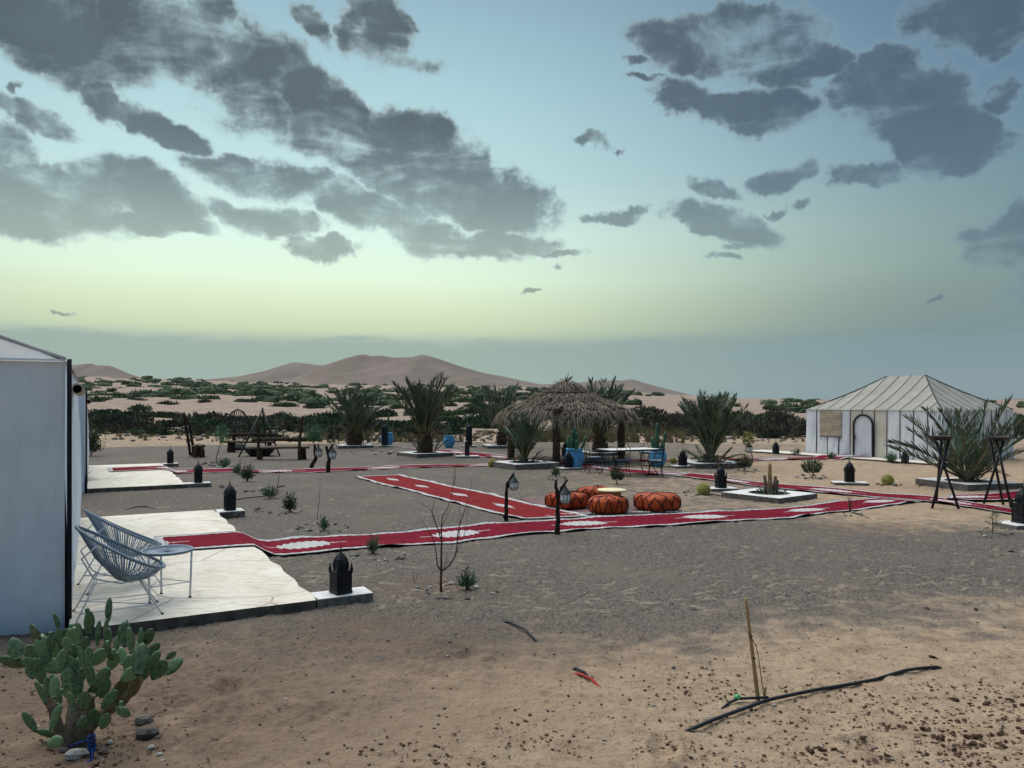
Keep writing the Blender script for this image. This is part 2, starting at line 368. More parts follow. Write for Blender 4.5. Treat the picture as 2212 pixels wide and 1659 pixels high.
# ------------------------------------------------------------------ mesh builder
class MB:
    def __init__(s): s.v = []; s.f = []; s.m = []; s.sm = []; s.uv = None
    def vert(s, p): s.v.append((p[0], p[1], p[2])); return len(s.v) - 1
    def face(s, idx, mi=0, smooth=False): s.f.append(tuple(idx)); s.m.append(mi); s.sm.append(smooth)
    def poly(s, pts, mi=0): s.face([s.vert(p) for p in pts], mi)
    def tube(s, pts, r, n=6, mi=0, cap=True, smooth=True, closed=False, flat=1.0):
        pts = [Vector(p) for p in pts]; L = len(pts)
        rr = r if isinstance(r, (list, tuple)) else [r] * L
        T = []
        for i in range(L):
            a = pts[i - 1] if (i > 0 or closed) else pts[i]
            b = pts[(i + 1) % L] if (i < L - 1 or closed) else pts[i]
            T.append((b - a).normalized() if (b - a).length > 1e-9 else Vector((0, 0, 1)))
        ref = Vector((0, 0, 1)) if abs(T[0].z) < 0.9 else Vector((1, 0, 0))
        N = (ref - T[0] * ref.dot(T[0])).normalized(); rings = []
        for i in range(L):
            N = (N - T[i] * N.dot(T[i]))
            if N.length < 1e-6: N = T[i].orthogonal()
            N.normalize(); B = T[i].cross(N)
            rings.append([s.vert(pts[i] + (N * math.cos(2*math.pi*j/n) * flat + B * math.sin(2*math.pi*j/n)) * rr[i]) for j in range(n)])
        for i in range(L if closed else L - 1):
            A, B_ = rings[i], rings[(i + 1) % L]
            for j in range(n):
                s.face((A[j], A[(j+1) % n], B_[(j+1) % n], B_[j]), mi, smooth)
        if cap and not closed:
            s.face(rings[0][::-1], mi); s.face(rings[-1], mi)
    def box(s, c, size, rz=0.0, mi=0, M4=None):
        hx, hy, hz = size[0]/2, size[1]/2, size[2]/2
        mat = Matrix.Translation(Vector(c)) @ Matrix.Rotation(rz, 4, 'Z') if M4 is None else M4
        i0 = [s.vert(mat @ Vector((a*hx, b*hy, d*hz))) for a in (-1, 1) for b in (-1, 1) for d in (-1, 1)]
        for q in ((0,1,3,2), (4,6,7,5), (0,4,5,1), (2,3,7,6), (0,2,6,4), (1,5,7,3)):
            s.face([i0[t] for t in q], mi)
    def lathe(s, prof, n=16, c=(0,0,0), mi=0, smooth=True, rot=0.0, wob=0.0):
        rings = []
        for (r, z) in prof:
            if r < 1e-6: rings.append([s.vert((c[0], c[1], c[2] + z))])
            else:
                rings.append([s.vert((c[0] + r*math.cos(rot+2*math.pi*j/n)*(1+wob*random.uniform(-1,1)), c[1] + r*math.sin(rot+2*math.pi*j/n)*(1+wob*random.uniform(-1,1)), c[2] + z)) for j in range(n)])
        for a, b in zip(rings, rings[1:]):
            for j in range(n):
                if len(a) == 1 and len(b) == 1: continue
                if len(a) == 1: s.face((a[0], b[(j+1) % n], b[j])[::-1], mi, smooth)
                elif len(b) == 1: s.face((a[j], a[(j+1) % n], b[0]), mi, smooth)
                else: s.face((a[j], a[(j+1) % n], b[(j+1) % n], b[j]), mi, smooth)
    def grid(s, fn, nu, nv, mi=0, smooth=True, uvfn=None):
        base = len(s.v)
        for i in range(nu + 1):
            for j in range(nv + 1):
                s.vert(fn(i / nu, j / nv))
        for i in range(nu):
            for j in range(nv):
                a = base + i*(nv+1) + j
                s.face((a, a + nv + 1, a + nv + 2, a + 1), mi, smooth)
    def blob(s, c, rad, n=7, seed=0, rough=0.22, mi=0, smooth=False, flat_bottom=None):
        rn = random.Random(seed); rows = max(3, n // 2); rings = []
        c = Vector(c); rx, ry, rz = rad
        for i in range(rows + 1):
            th = math.pi * i / rows
            if i in (0, rows): rings.append([s.vert(c + Vector((0, 0, rz*math.cos(th)*(1+rn.uniform(-rough, rough)))))])
            else:
                ring = []
                for j in range(n):
                    ph = 2*math.pi*(j + 0.5*(i % 2))/n; q = 1 + rn.uniform(-rough, rough)
                    ring.append(s.vert(c + Vector((rx*math.sin(th)*math.cos(ph)*q, ry*math.sin(th)*math.sin(ph)*q, rz*math.cos(th)*q))))
                rings.append(ring)
        for a, b in zip(rings, rings[1:]):
            for j in range(n):
                if len(a) == 1: s.face((a[0], b[j], b[(j+1) % n]), mi, smooth)
                elif len(b) == 1: s.face((a[(j+1) % n], a[j], b[0]), mi, smooth)
                else: s.face((a[j], b[j], b[(j+1) % n], a[(j+1) % n]), mi, smooth)
    def mesh(s, name, mats, origin=None):
        me = bpy.data.meshes.new(name)
        v = np.array(s.v, dtype=np.float64)
        if origin is not None: v = v - np.array(origin)
        me.from_pydata(v.tolist(), [], s.f)
        for m in mats: me.materials.append(M[m] if isinstance(m, str) else m)
        me.polygons.foreach_set('material_index', s.m)
        me.polygons.foreach_set('use_smooth', s.sm)
        if s.uv is not None:
            lay = me.uv_layers.new(name='UVMap')
            idx = np.empty(len(me.loops), dtype=np.int32); me.loops.foreach_get('vertex_index', idx)
            uv = np.array(s.uv, dtype=np.float32)[idx]
            lay.data.foreach_set('uv', uv.ravel())
        me.update()
        return me
    def build(s, name, mats, parent=None, origin=None):
        if isinstance(mats, str) or not isinstance(mats, (list, tuple)): mats = [mats]
        return link(name, s.mesh(name, mats, origin), parent, None if parent is not None else origin)

def link(name, me, parent=None, loc=None):
    o = bpy.data.objects.new(name, me); col.objects.link(o)
    if parent is not None: o.parent = parent
    if loc is not None: o.location = loc
    return o
def tag(o, label, cat, group=None):
    o['label'] = label; o['category'] = cat
    if group: o['group'] = group
    return o
def thing(name, label, cat, loc=(0,0,0), rz=0.0, group=None, scale=1.0):
    o = bpy.data.objects.new(name, None); col.objects.link(o)
    o.location = loc; o.rotation_euler = (0, 0, rz); o.scale = (scale,) * 3
    o.empty_display_size = 0.2
    return tag(o, label, cat, group)
def dup(root, loc, rz=0.0, scale=1.0, label=None, group=None, cat=None):
    def cp(o, par):
        c = o.copy(); col.objects.link(c)
        if par is not None: c.parent = par
        for ch in KIDS.get(o.name, []): cp(ch, c)
        return c
    r = cp(root, None)
    r.location = loc; r.rotation_euler = (0, 0, rz); r.scale = (scale,) * 3
    if label: r['label'] = label
    if group: r['group'] = group
    return r
KIDS = {}
def remember(root):
    def walk(o):
        KIDS[o.name] = [c for c in bpy.data.objects if c.parent is o]
        for c in KIDS[o.name]: walk(c)
    walk(root); return root
def structure(o): o['kind'] = 'structure'; return o
def stuff(o): o['kind'] = 'stuff'; return o

# ------------------------------------------------------------------ terrain
CREST_U = np.array([-900, 0, 250, 420, 700, 1000, 1150, 1300, 1450, 1600, 1750, 2212, 3000])
CREST_V = np.array([830, 824, 823, 827, 833, 836, 838, 843, 853, 861, 863, 866, 866])
PLAIN = 46.0                                     # the camp's gravel flat ends about here
def ground_h(x, y):
    """smooth shape of the ground: camp flat, scrub, foothill dunes"""
    x = np.asarray(x, dtype=np.float64); y = np.asarray(y, dtype=np.float64)
    z = 0.035 * fbm(x, y, 0.22, 2)
    z = z + 0.16 * np.exp(-(((x - 4.3) / 1.9) ** 2 + ((y - 4.4) / 1.1) ** 2))
    z = z + 0.13 * np.exp(-(((x + 5.0) / 0.8) ** 2 + ((y - 6.75) / 0.45) ** 2))
    r = np.hypot(x, y)
    fwd = np.maximum(y, 1.0)
    u = UX + FOC * np.clip(x / fwd, -2, 2)
    e = np.interp(u, CREST_U, CREST_V)
    top = EYE + (HY - e) / FOC * 520.0
    s = np.clip((r - PLAIN) / (520.0 - PLAIN), 0, None)
    rise = np.where(s < 1, top * (0.78 * s + 0.22 * s * s), top * np.clip(1.0 - (s - 1) * 0.35, 0.2, 1))
    rise = rise * sstep(y, -60, 60) 
    grow = sstep(r, PLAIN - 1, 170)
    wav = (np.abs(fbm(x + 30, y * 1.6, 1 / 55.0, 3)) * -3.2 + 1.0) * grow * (1 - 0.65 * sstep(u, 1250, 1700))
    wav2 = 0.5 * fbm(x, y, 1 / 14.0, 3) * sstep(r, PLAIN, 75)
    far = sstep(r, 330, 700) * 3.0 * fbm(x, y * 1.5, 1 / 160.0, 3)
    lip = -0.25 * sstep(r, PLAIN - 3, PLAIN + 3)
    return z + rise + wav + wav2 + far + lip
_pl = [int(q) for q in _perm]; _gxl = [float(q) for q in _gx]; _gyl = [float(q) for q in _gy]
def pn1(x, y):
    xi = math.floor(x); yi = math.floor(y); xf = x - xi; yf = y - yi; xi &= 511; yi &= 511
    u = xf*xf*xf*(xf*(xf*6 - 15) + 10); v = yf*yf*yf*(yf*(yf*6 - 15) + 10)
    def g(ix, iy, dx, dy):
        h = _pl[_pl[ix & 511] + (iy & 511)]; return _gxl[h]*dx + _gyl[h]*dy
    a = g(xi, yi, xf, yf); b = g(xi+1, yi, xf-1, yf); c = g(xi, yi+1, xf, yf-1); d = g(xi+1, yi+1, xf-1, yf-1)
    return (a + u*(b - a))*(1 - v) + (c + u*(d - c))*v
def gz(x, y):
    if x*x + y*y > (PLAIN - 3.2)**2: return float(ground_h(np.array([x]), np.array([y]))[0])
    z = 0.035*(pn1(x*0.22, y*0.22) + 0.5*pn1(x*0.22*2.03 + 17.3, y*0.22*2.03 - 9.1))
    if y < 9:
        z += 0.16*math.exp(-(((x - 4.3)/1.9)**2 + ((y - 4.4)/1.1)**2)) + 0.13*math.exp(-(((x + 5.0)/0.8)**2 + ((y - 6.75)/0.45)**2))
    return z
def drop(p, dz=0.0): return Vector((p[0], p[1], gz(p[0], p[1]) + dz))

def zone_sand(x, y):
    """1 = loose tan sand, 0 = grey gravel"""
    r = np.hypot(x, y)
    s = 1 - sstep(y + 0.9 * np.clip(-x, 0, 5) * 0.0 - 0.35 * np.clip(x, -1, 4) + 1.1 * fbm(x, y, 0.45, 3), 5.2, 8.6)          # foreground
    s = np.maximum(s, 0.95 * sstep(x - 0.12 * y, 2.6, 5.5) * sstep(y, 12.3, 15.5) * (1 - 0.5 * sstep(y, 24, 36)))  # right side of the camp
    s = np.maximum(s, 0.45 * sstep(x, -2, 4) * sstep(y, 13, 17) * (1 - 0.4 * sstep(y, 24, 30)))
    s = np.maximum(s, 0.7 * sstep(r, PLAIN - 1.0, PLAIN + 1.5))
    return s
def zone_red(x, y):
    s = np.exp(-(((x + 2.6) / 2.3) ** 2 + ((y - 5.6) / 1.7) ** 2)) * 1.0
    s = np.maximum(s, np.exp(-(((x + 1.2) / 1.9) ** 2 + ((y - 6.9) / 0.9) ** 2)) * 0.75)
    s = np.maximum(s, np.exp(-(((x + 1.6) / 1.1) ** 2 + ((y - 7.4) / 0.8) ** 2)) * 0.7)
    s = np.maximum(s, np.exp(-(((x + 0.9) / 0.8) ** 2 + ((y - 9.3) / 0.6) ** 2)) * 0.6)
    s = np.maximum(s, np.exp(-(((x - 6.6) / 1.0) ** 2 + ((y - 14.0) / 0.5) ** 2)) * 0.5)
    return s

def np_mesh(name, V, quads, smooth=True, attrs=None):
    me = bpy.data.meshes.new(name)
    me.vertices.add(len(V)); me.vertices.foreach_set('co', V.astype(np.float32).ravel())
    n = len(quads); me.loops.add(n * 4); me.loops.foreach_set('vertex_index', quads.astype(np.int32).ravel())
    me.polygons.add(n); me.polygons.foreach_set('loop_start', (np.arange(n) * 4).astype(np.int32))
    me.polygons.foreach_set('use_smooth', np.full(n, smooth))
    for nm, arr in (attrs or {}).items():
        a = me.attributes.new(nm, 'FLOAT', 'POINT'); a.data.foreach_set('value', arr.astype(np.float32))
    me.update(calc_edges=True)
    return me

def ground_material():
    m, k, b = shade('desert_ground', 0.92, 0.12)
    v = coords(k, 'Object')
    def attr(nm):
        a = k.n.new('ShaderNodeAttribute'); a.attribute_name = nm; return a.outputs['Fac']
    zs, zr, hh, far = attr('sand'), attr('red'), attr('relief'), attr('far')
    n1 = k.noise(v, 0.55, 4, 0.6); n2 = k.noise(v, 3.2, 5, 0.65); n3 = k.noise(v, 15, 4, 0.75); n4 = k.noise(v, 48, 4, 0.75)
    grav = k.mix(k.step(n4, 0.36, 0.64), lin('453f3a'), lin('8f857a'))
    grav = k.mix(k.mul(k.step(n3, 0.46, 0.66), 0.75), grav, lin('463f39'))
    grav = k.mix(k.mul(k.step(n1, 0.42, 0.7), 0.45), grav, lin('7b6f64'))
    sand = k.mix(k.step(n2, 0.3, 0.7), lin('a58d75'), lin('baa388'))
    sand = k.mix(k.mul(k.step(n4, 0.42, 0.7), 0.4), sand, lin('987f67'))
    sand = k.mix(k.mul(k.step(n3, 0.50, 0.68), 0.7), sand, lin('776250'))
    fac = k.add(zs, k.add(k.math('MULTIPLY_ADD', n2, 1.5, -0.75), k.add(k.math('MULTIPLY_ADD', n3, 0.9, -0.45), k.math('MULTIPLY_ADD', n1, 0.7, -0.35))))
    fac = k.step(fac, 0.12, 0.9)
    # wind-blown pale sand lies in the hollows of old footprints
    holl = k.mul(k.step(k.add(hh, k.math('MULTIPLY_ADD', n3, 1.6, -0.8)), 0.38, 0.85), 0.85)
    c = k.mix(fac, grav, sand)
    earth = k.mix(k.step(n3, 0.35, 0.65), lin('604f43'), lin('806b5a'))
    c = k.mix(k.mul(zr, k.step(n2, 0.2, 0.55)), c, earth)
    c = k.mix(k.mul(holl, k.step(n3, 0.25, 0.5)), c, k.mix(n4, lin('8d8070'), lin('a39584')))
    dune = k.mix(k.step(n1, 0.35, 0.65), lin('917e70'), lin('a08c7d'))
    c = k.mix(far, c, dune)
    k.put(b.inputs['Base Color'], c)
    h = k.add(k.mul(n3, 0.6), k.mul(n4, 0.5))
    nb = k.n.new('ShaderNodeBump'); nb.inputs['Distance'].default_value = 0.045
    k.l.new(k.math('MULTIPLY_ADD', far, -0.75, 0.85), nb.inputs['Strength'])
    k.l.new(h, nb.inputs['Height']); k.l.new(nb.outputs[0], b.inputs['Normal'])
    return m
M['ground'] = ground_material()

def build_ground():
    inner = np.concatenate([np.linspace(-38, 38, 840)])
    outer = np.arange(41, 320, 4.0)
    ang = np.radians(np.concatenate([inner, outer]))
    r0 = np.array([0.05, 0.6, 1.2, 1.9, 2.6, 3.2])
    r1 = 1 / np.linspace(1 / 3.8, 1 / 46.0, 470)
    r2 = 46.0 * (3400.0 / 46.0) ** (np.linspace(0, 1, 210)[1:] ** 1.12)
    rad = np.concatenate([r0, r1, r2])
    A, Rr = np.meshgrid(ang, rad, indexing='ij')
    x = (Rr * np.sin(A)).ravel(); y = (Rr * np.cos(A)).ravel(); r = Rr.ravel()
    z = ground_h(x, y)
    sand = zone_sand(x, y); red = zone_red(x, y)
    near = r < 48
    xn, yn = x[near], y[near]
    amp = 1 - sstep(np.hypot(xn, yn), 9, 45) * 0.6
    d = 0.010 * fbm(xn, yn, 1.3, 3) + 0.016 * fbm(xn, yn, 4.6, 3, 0.6) * amp + 0.006 * fbm(xn + 3, yn, 14.0, 2, 0.6) * amp
    # wind ripples in the loose sand in front
    rip = np.sin((yn * 0.95 + xn * 0.22 + 0.35 * fbm(xn, yn, 1.1, 3)) * 2 * np.pi / 0.17) * 0.005
    d = d + rip * sstep(sand[near], 0.4, 0.9) * sstep(fbm(xn, yn, 0.7, 2), -0.15, 0.25) * (yn < 9)
    d = d + 0.022 * np.abs(fbm(xn + 5, yn, 8.0, 3, 0.65)) * (0.25 + 0.75 * sstep(fbm(xn, yn, 0.9, 2), -0.2, 0.3)) * (1 - 0.6 * sstep(sand[near], .5, 1)) * amp
    relief = np.zeros_like(d)
    rs = np.random.RandomState(3)
    for i in range(1500):                         # old footprints, rake marks and scuffs
        t = rs.uniform(1 / 34.0, 1 / 8.3); dy = 1 / t; dx = rs.uniform(-0.72, 0.78) * dy
        an = rs.normal(0.15, 0.55); ln = rs.uniform(0.06, 0.26); wd = rs.uniform(0.015, 0.045); dep = rs.uniform(0.008, 0.020)
        mk = np.abs(xn - dx) < 0.4; mk &= np.abs(yn - dy) < 0.4
        ii = np.nonzero(mk)[0]
        if len(ii) == 0: continue
        px, py = xn[ii] - dx, yn[ii] - dy
        a = (px * math.cos(an) + py * math.sin(an)) / ln; b_ = (-px * math.sin(an) + py * math.cos(an)) / wd
        q = a * a + b_ * b_
        d[ii] += -dep * np.exp(-q * 1.2) + 0.45 * dep * np.exp(-(np.sqrt(q) - 1.5) ** 2 * 6)
        relief[ii] = np.maximum(relief[ii], np.exp(-q * 0.9))
    for i in range(26):                           # scuffed hollows in the loose sand
        dy = rs.uniform(4.8, 7.0); dx = rs.uniform(-0.6, 0.75) * dy; an = rs.uniform(0, 3.14); ln = rs.uniform(.12, .24); wd = rs.uniform(.07, .13); dep = rs.uniform(.018, .04)
        ii = np.nonzero((np.abs(xn - dx) < .7) & (np.abs(yn - dy) < .7))[0]
        px, py = xn[ii] - dx, yn[ii] - dy
        a = (px * math.cos(an) + py * math.sin(an)) / ln; b_ = (-px * math.sin(an) + py * math.cos(an)) / wd
        q = a * a + b_ * b_
        d[ii] += -dep * np.exp(-q) + 0.5 * dep * np.exp(-(np.sqrt(q) - 1.6) ** 2 * 5)
    z[near] += d
    rel = np.zeros_like(z); rel[near] = np.clip(relief, 0, 1)
    far = sstep(r, PLAIN + 4, PLAIN + 45)
    Vv = np.stack([x, y, z], 1)
    na, nr = len(ang), len(rad)
    i, j = np.meshgrid(np.arange(na), np.arange(nr - 1), indexing='ij')
    i2 = (i + 1) % na
    q = np.stack([i * nr + j, i * nr + j + 1, i2 * nr + j + 1, i2 * nr + j], -1).reshape(-1, 4)
    me = np_mesh('ground', Vv, q, True, {'sand': sand, 'red': red, 'relief': rel, 'far': far})
    me.materials.append(M['ground'])
    structure(link('ground', me))
build_ground()

# ------------------------------------------------------------------ the great dunes behind
def dune_material():
    m, k, b = shade('dune_sand', 0.95, 0.05)
    v = coords(k, 'Object')
    n = k.noise(v, 0.012, 4, 0.55); n2 = k.noise(k.mapping(v, scale=(1, 0.35, 1)), 0.06, 5, 0.6)
    c = k.mix(k.step(n, 0.35, 0.65), lin('75675d'), lin('82736a'))
    k.put(b.inputs['Base Color'], c); bump(k, b, n2, 0.5, 4.0)
    return m
M['dune'] = dune_material()
def dune(name, prof, yc, depth_front, depth_back, seed, spurs=1.0, bend=60.0):
    """a sand mountain: crest line (sighted profile) at distance yc, long windward face toward the camp, steep lee behind"""
    us = np.array([p[0] for p in prof], float); vs = np.array([p[1] for p in prof], float)
    nu, nv = 150, 90
    u = np.linspace(us[0], us[-1], nu)
    crest_v = np.interp(u, us, vs)
    ker = np.array([1, 2, 3, 2, 1.0]); ker /= ker.sum()
    crest_v = np.convolve(np.pad(crest_v, 2, 'edge'), ker, 'valid')
    ycr = yc + bend * pnoise(u / 130.0 + seed, np.full(nu, seed * 1.7))
    zc = EYE + (HY - crest_v) / FOC * ycr
    t = np.linspace(-1, 1, nv)                    # -1 foot toward camp, 0 crest, 1 back foot
    U, T = np.meshgrid(u, t, indexing='ij'); Zc = zc[:, None]; Yc = ycr[:, None]
    Y = np.where(T < 0, Yc + T * depth_front, Yc + T * depth_back)
    X = (U - UX) / FOC * Yc + (np.where(T < 0, T, 0)) * 0.0
    lat = X
    s = 1 - np.abs(T)
    prof_f = np.where(T < 0, s ** 1.25, s ** 0.8)
    zb = -4.0
    sp = np.abs(fbm(lat / 1.0 + seed * 31 - Y * 0.55, Y * 0.35, 1 / 210.0, 3, 0.45))
    Z = zb + (Zc - zb) * prof_f * (1 - spurs * 0.55 * np.clip(sp, 0, .8) * np.sin(np.pi * np.clip(s, 0, 1)) )
    Vv = np.stack([X.ravel(), Y.ravel(), Z.ravel()], 1)
    i, j = np.meshgrid(np.arange(nu - 1), np.arange(nv - 1), indexing='ij')
    q = np.stack([i*nv + j, (i+1)*nv + j, (i+1)*nv + j + 1, i*nv + j + 1], -1).reshape(-1, 4)
    me = np_mesh(name, Vv, q); me.materials.append(M['dune'])
    structure(link(name, me))
dune('dune', [(20, 826), (90, 803), (146, 789), (196, 784), (206, 788), (237, 788.5), (284, 809), (337, 823), (380, 832)], 1500, 420, 260, 2)
dune('dune', [(370, 832), (408, 825), (448, 819), (519, 812), (570, 801), (605, 790), (632, 781.5), (655, 783), (688, 788), (710, 787), (760, 792), (830, 812), (900, 832)], 1750, 520, 300, 5, 0.8)
dune('dune', [(585, 842), (610, 832), (650, 812), (690, 791), (710, 785), (749, 771.6), (786, 762.5), (802, 768), (822, 765.8), (850, 771.6), (892, 770), (912, 764), (941, 772), (1001, 792), (1047, 805), (1095, 814), (1165, 829), (1230, 838)], 1400, 560, 300, 9, 1.0)
dune('dune', [(1120, 836), (1165, 830), (1195, 828.6), (1230, 831), (1256, 825), (1310, 821), (1347, 821), (1365, 818), (1392, 827), (1440, 840), (1510, 857), (1570, 864)], 1650, 420, 260, 14)
dune('dune', [(900, 846), (960, 838), (1040, 835), (1110, 839), (1180, 846)], 950, 200, 120, 21, 0.6, 30)
dune('dune', [(640, 846), (720, 838), (800, 840), (860, 846)], 1000, 200, 120, 25, 0.6, 30)
dune('dune', [(2080, 872), (2120, 866), (2160, 862.5), (2212, 860), (2300, 862), (2400, 870)], 2600, 500, 260, 33, 0.5)

# ------------------------------------------------------------------ tents
DIR = Vector((-0.479, 0.878, 0)); NRM = Vector((0.878, 0.479, 0))     # left row of tents: along the row, and out of the doors
def tent(name, label, corner, ex, ey, L, W, eave, ridge_z, inset, panels, door_at=None, window_at=None, band=False, group=None, cream=(), roller=False, tape='seam', cloth='tent_white', roofc='tent_roof'):
    """canvas tent: wall A runs L along ex from corner, wall B runs W along ey; hip roof with a ridge parallel to ex.
    Panels of cloth between black seam tapes; some are cream."""
    root = thing(name, label, 'tent', corner, 0, group)
    o = Vector((0, 0, 0)); nA, nB = panels
    ext = 0.18                                                         # roof curves softly over the eave
    rn = random.Random(len(label))
    def wall(p0, d, ln, n, out, isA, vis=True):
        for k in range(n):
            s0, s1 = ln*k/n, ln*(k+1)/n
            mb = MB(); bul = rn.uniform(.015, .04); ph = rn.uniform(0, 6)
            def fn(a, b, s0=s0, s1=s1, bul=bul, ph=ph):
                s = s0 + (s1 - s0)*a; z = (eave)*b
                w = bul*math.sin(math.pi*a)*math.sin(math.pi*min(1, b*1.02)) + 0.012*math.sin(9*a + 5*b + ph)*(1-b) + 0.03*(1-b)**3
                w += (0.010*math.sin(23*s + ph + 6*b) + (0.020*math.sin(9*s + 2*ph + 5*b) + 0.012*math.sin(27*s - 7*b + ph) if band else 0))*math.sin(math.pi*min(1, .15 + b))
                return p0 + d*s + out*w + Vector((0, 0, z - 0.02*(1-b)))
            mb.grid(fn, 24 if band else 12, 18, 0)
            cm = 'tent_cream' if (isA and k in cream) else cloth
            mb.build('wall_panel', cm, root)
            if k > 0:
                if window_at and isA and window_at[0] < s0 < window_at[1] + 0.01:
                    z0, z1 = 0, window_at[2]
                else: z0, z1 = 0, eave
                if door_at and isA and door_at[0] - .02 < s0 < door_at[0] + door_at[1] + .02: z0 = door_at[2] * .93
                sb = MB(); hw = 0.016
                sb.grid(lambda a, b: p0 + d*(s0 + hw*(2*a-1)) + out*(0.022 + 0.03*(1-(z0+(z1-z0)*b)/eave)**3) + Vector((0, 0, z0 + (z1-z0)*b)), 1, 10, 0)
                sb.build('seam', 'seam', root)
    wall(o, ex, L, nA, -ey, True)
    wall(o, ey, W, nB, -ex, False)
    wall(o + ey*W, ex, L, max(4, nA//2), ey, None)
    wall(o + ex*L, ey, W, max(3, nB//2), ex, None)
    H0, H1 = eave, ridge_z
    def slope(t):                                                      # soft shoulder at the eave, slight sag up to the ridge
        return H0 + (H1 - H0)*(t - 0.06*math.sin(math.pi*t))
    def roof(p0, d, inn, ln, half, ins, n, cm):
        for k in range(n):
            s0, s1 = ln*k/n, ln*(k+1)/n
            mb = MB()
            def fn(a, b, s0=s0, s1=s1):
                s = s0 + (s1 - s0)*a
                tm = min(1.0, s/ins, (ln - s)/ins); t = tm*b
                sag = -0.02*math.sin(math.pi*a)*math.sin(math.pi*t)
                ov = 0.03*math.exp(-(t/0.05)**2)
                return p0 + d*s + inn*(half*t) - inn*ov + Vector((0, 0, slope(t) + sag - 0.03*math.exp(-(t/0.04)**2)))
            mb.grid(fn, 8, 16, 0)
            mb.build('roof_panel', cm, root)
            if k > 0:
                s = s0; tm = min(1.0, s/ins, (ln - s)/ins)
                sb = MB(); hw = 0.012
                sb.grid(lambda a, b: p0 + d*(s + hw*(2*a-1)) + inn*(half*tm*b) + Vector((0, 0, slope(tm*b) + 0.014)), 1, 10, 0)
                sb.build('seam', tape, root)
    hw = W/2
    roof(o, ex, ey, L, hw, inset, nA, roofc)
    roof(o + ey*W, ex, -ey, L, hw, inset, nA, roofc)
    roof(o, ey, ex, W, inset, hw, nB, roofc)
    roof(o + ex*L, ey, -ex, W, inset, hw, nB, roofc)
    for (c, dx, dy) in ((o, ex, ey), (o + ey*W, ex, -ey), (o + ex*L, -ex, ey), (o + ex*L + ey*W, -ex, -ey)):
        sb = MB()
        sb.tube([c + dx*(inset*t) + dy*(hw*t) + Vector((0, 0, slope(t) + 0.006)) for t in [i/10 for i in range(11)]], 0.018, 6, 0)
        sb.build('hip_seam', tape, root)
    if band:                                                           # wide black tape down the near corner, lifted a little off the wall
        sb = MB()
        sb.tube([o - ex*0.04 - ey*0.04 + Vector((0, 0, eave*i/10)) for i in range(11)], 0.022, 8, 0)
        sb.build('corner_band', 'seam', root)
    if roller:
        rb = MB(); c0 = o + ex*1.5 - ey*0.085 + Vector((0, 0, eave - .27))
        n = 14; ring = []
        for q in (0.0, 2.2):
            for rr_ in (0.068, 0.048):
                ring.append([rb.vert(c0 + ex*q + ey*(-rr_*math.cos(2*math.pi*j/n)) + Vector((0, 0, rr_*math.sin(2*math.pi*j/n)))) for j in range(n)])
        for j in range(n):
            j2 = (j+1) % n
            rb.face((ring[0][j], ring[0][j2], ring[2][j2], ring[2][j]), 0, True)
            rb.face((ring[1][j], ring[3][j], ring[3][j2], ring[1][j2]), 1, True)
            rb.face((ring[0][j], ring[1][j], ring[1][j2], ring[0][j2]), 0)
        ro = rb.build('rolled_blind', ['burlap', 'seam'], root)
        eb = MB(); eb.lathe([(0, 0), (.048, 0)], 12); cap = eb.build('hollow_shade', 'seam', ro); cap.location = c0 + ex*.12; cap.rotation_euler = ex.to_track_quat('Z', 'Y').to_euler()  # black disc set inside the roll, painted shade of its hollow
    if door_at:
        s0, w, h = door_at
        dr = MB(); r = w/2; out = -ey
        pts = [(-r, 0.02)] + [(-r, (h - r)*i/4) for i in range(1, 5)] + [(-r*math.cos(a), h - r + r*math.sin(a)) for a in [math.pi*i/14 for i in range(1, 15)]] + [(r, (h - r)*i/4) for i in range(3, -1, -1)]
        pts[-1] = (r, 0.02)
        base = o + ex*(s0 + r) + out*0.075
        dr.face([dr.vert(base + ex*x + Vector((0, 0, z))) for x, z in pts][::-1], 0)
        dr.face([dr.vert(base - out*.03 + ex*x + Vector((0, 0, z))) for x, z in pts], 0)
        dobj = dr.build('door', 'tent_white', root)
        fb = MB(); fb.tube([base + out*.012 + ex*x + Vector((0, 0, z)) for x, z in pts], 0.045, 6, 0, closed=True, smooth=False)
        fb.build('door_frame', 'iron', dobj)
        hb = MB(); hb.box(base + out*.05 + ex*(r - .06) + Vector((0, 0, h*.46)), (.03, .05, .16), 0); hb.box(base + out*.08 + ex*(r - .11) + Vector((0, 0, h*.5)), (.12, .03, .03), math.atan2(ex.y, ex.x))
        hb.build('door_handle', 'iron', dobj)
    if window_at:
        s0, s1, z0, z1 = window_at
        wb = MB()
        wb.grid(lambda a, b: o + ex*(s0 + (s1-s0)*a) - ey*(0.05 + 0.012*math.sin(17*b + 3*a) + 0.02*math.sin(math.pi*a)*math.sin(3*b)) + Vector((0, 0, z0 + (z1-z0)*b)), 12, 14, 0)
        wob = wb.build('window_flap', 'burlap', root)
        for s in (s0, s1):
            cb = MB(); cb.tube([o + ex*s - ey*.06 + Vector((0, 0, z0)), o + ex*(s + (.08 if s == s0 else -.1)) - ey*.06 + Vector((0, 0, z0 - .2))], .008, 4)
            cb.build('tie_cord', 'seam', wob)
        eb = MB(); eb.tube([o + ex*s0 - ey*.065 + Vector((0, 0, z0)), o + ex*s1 - ey*.065 + Vector((0, 0, z0))], .014, 4); eb.build('hem', 'seam', wob)
    return root

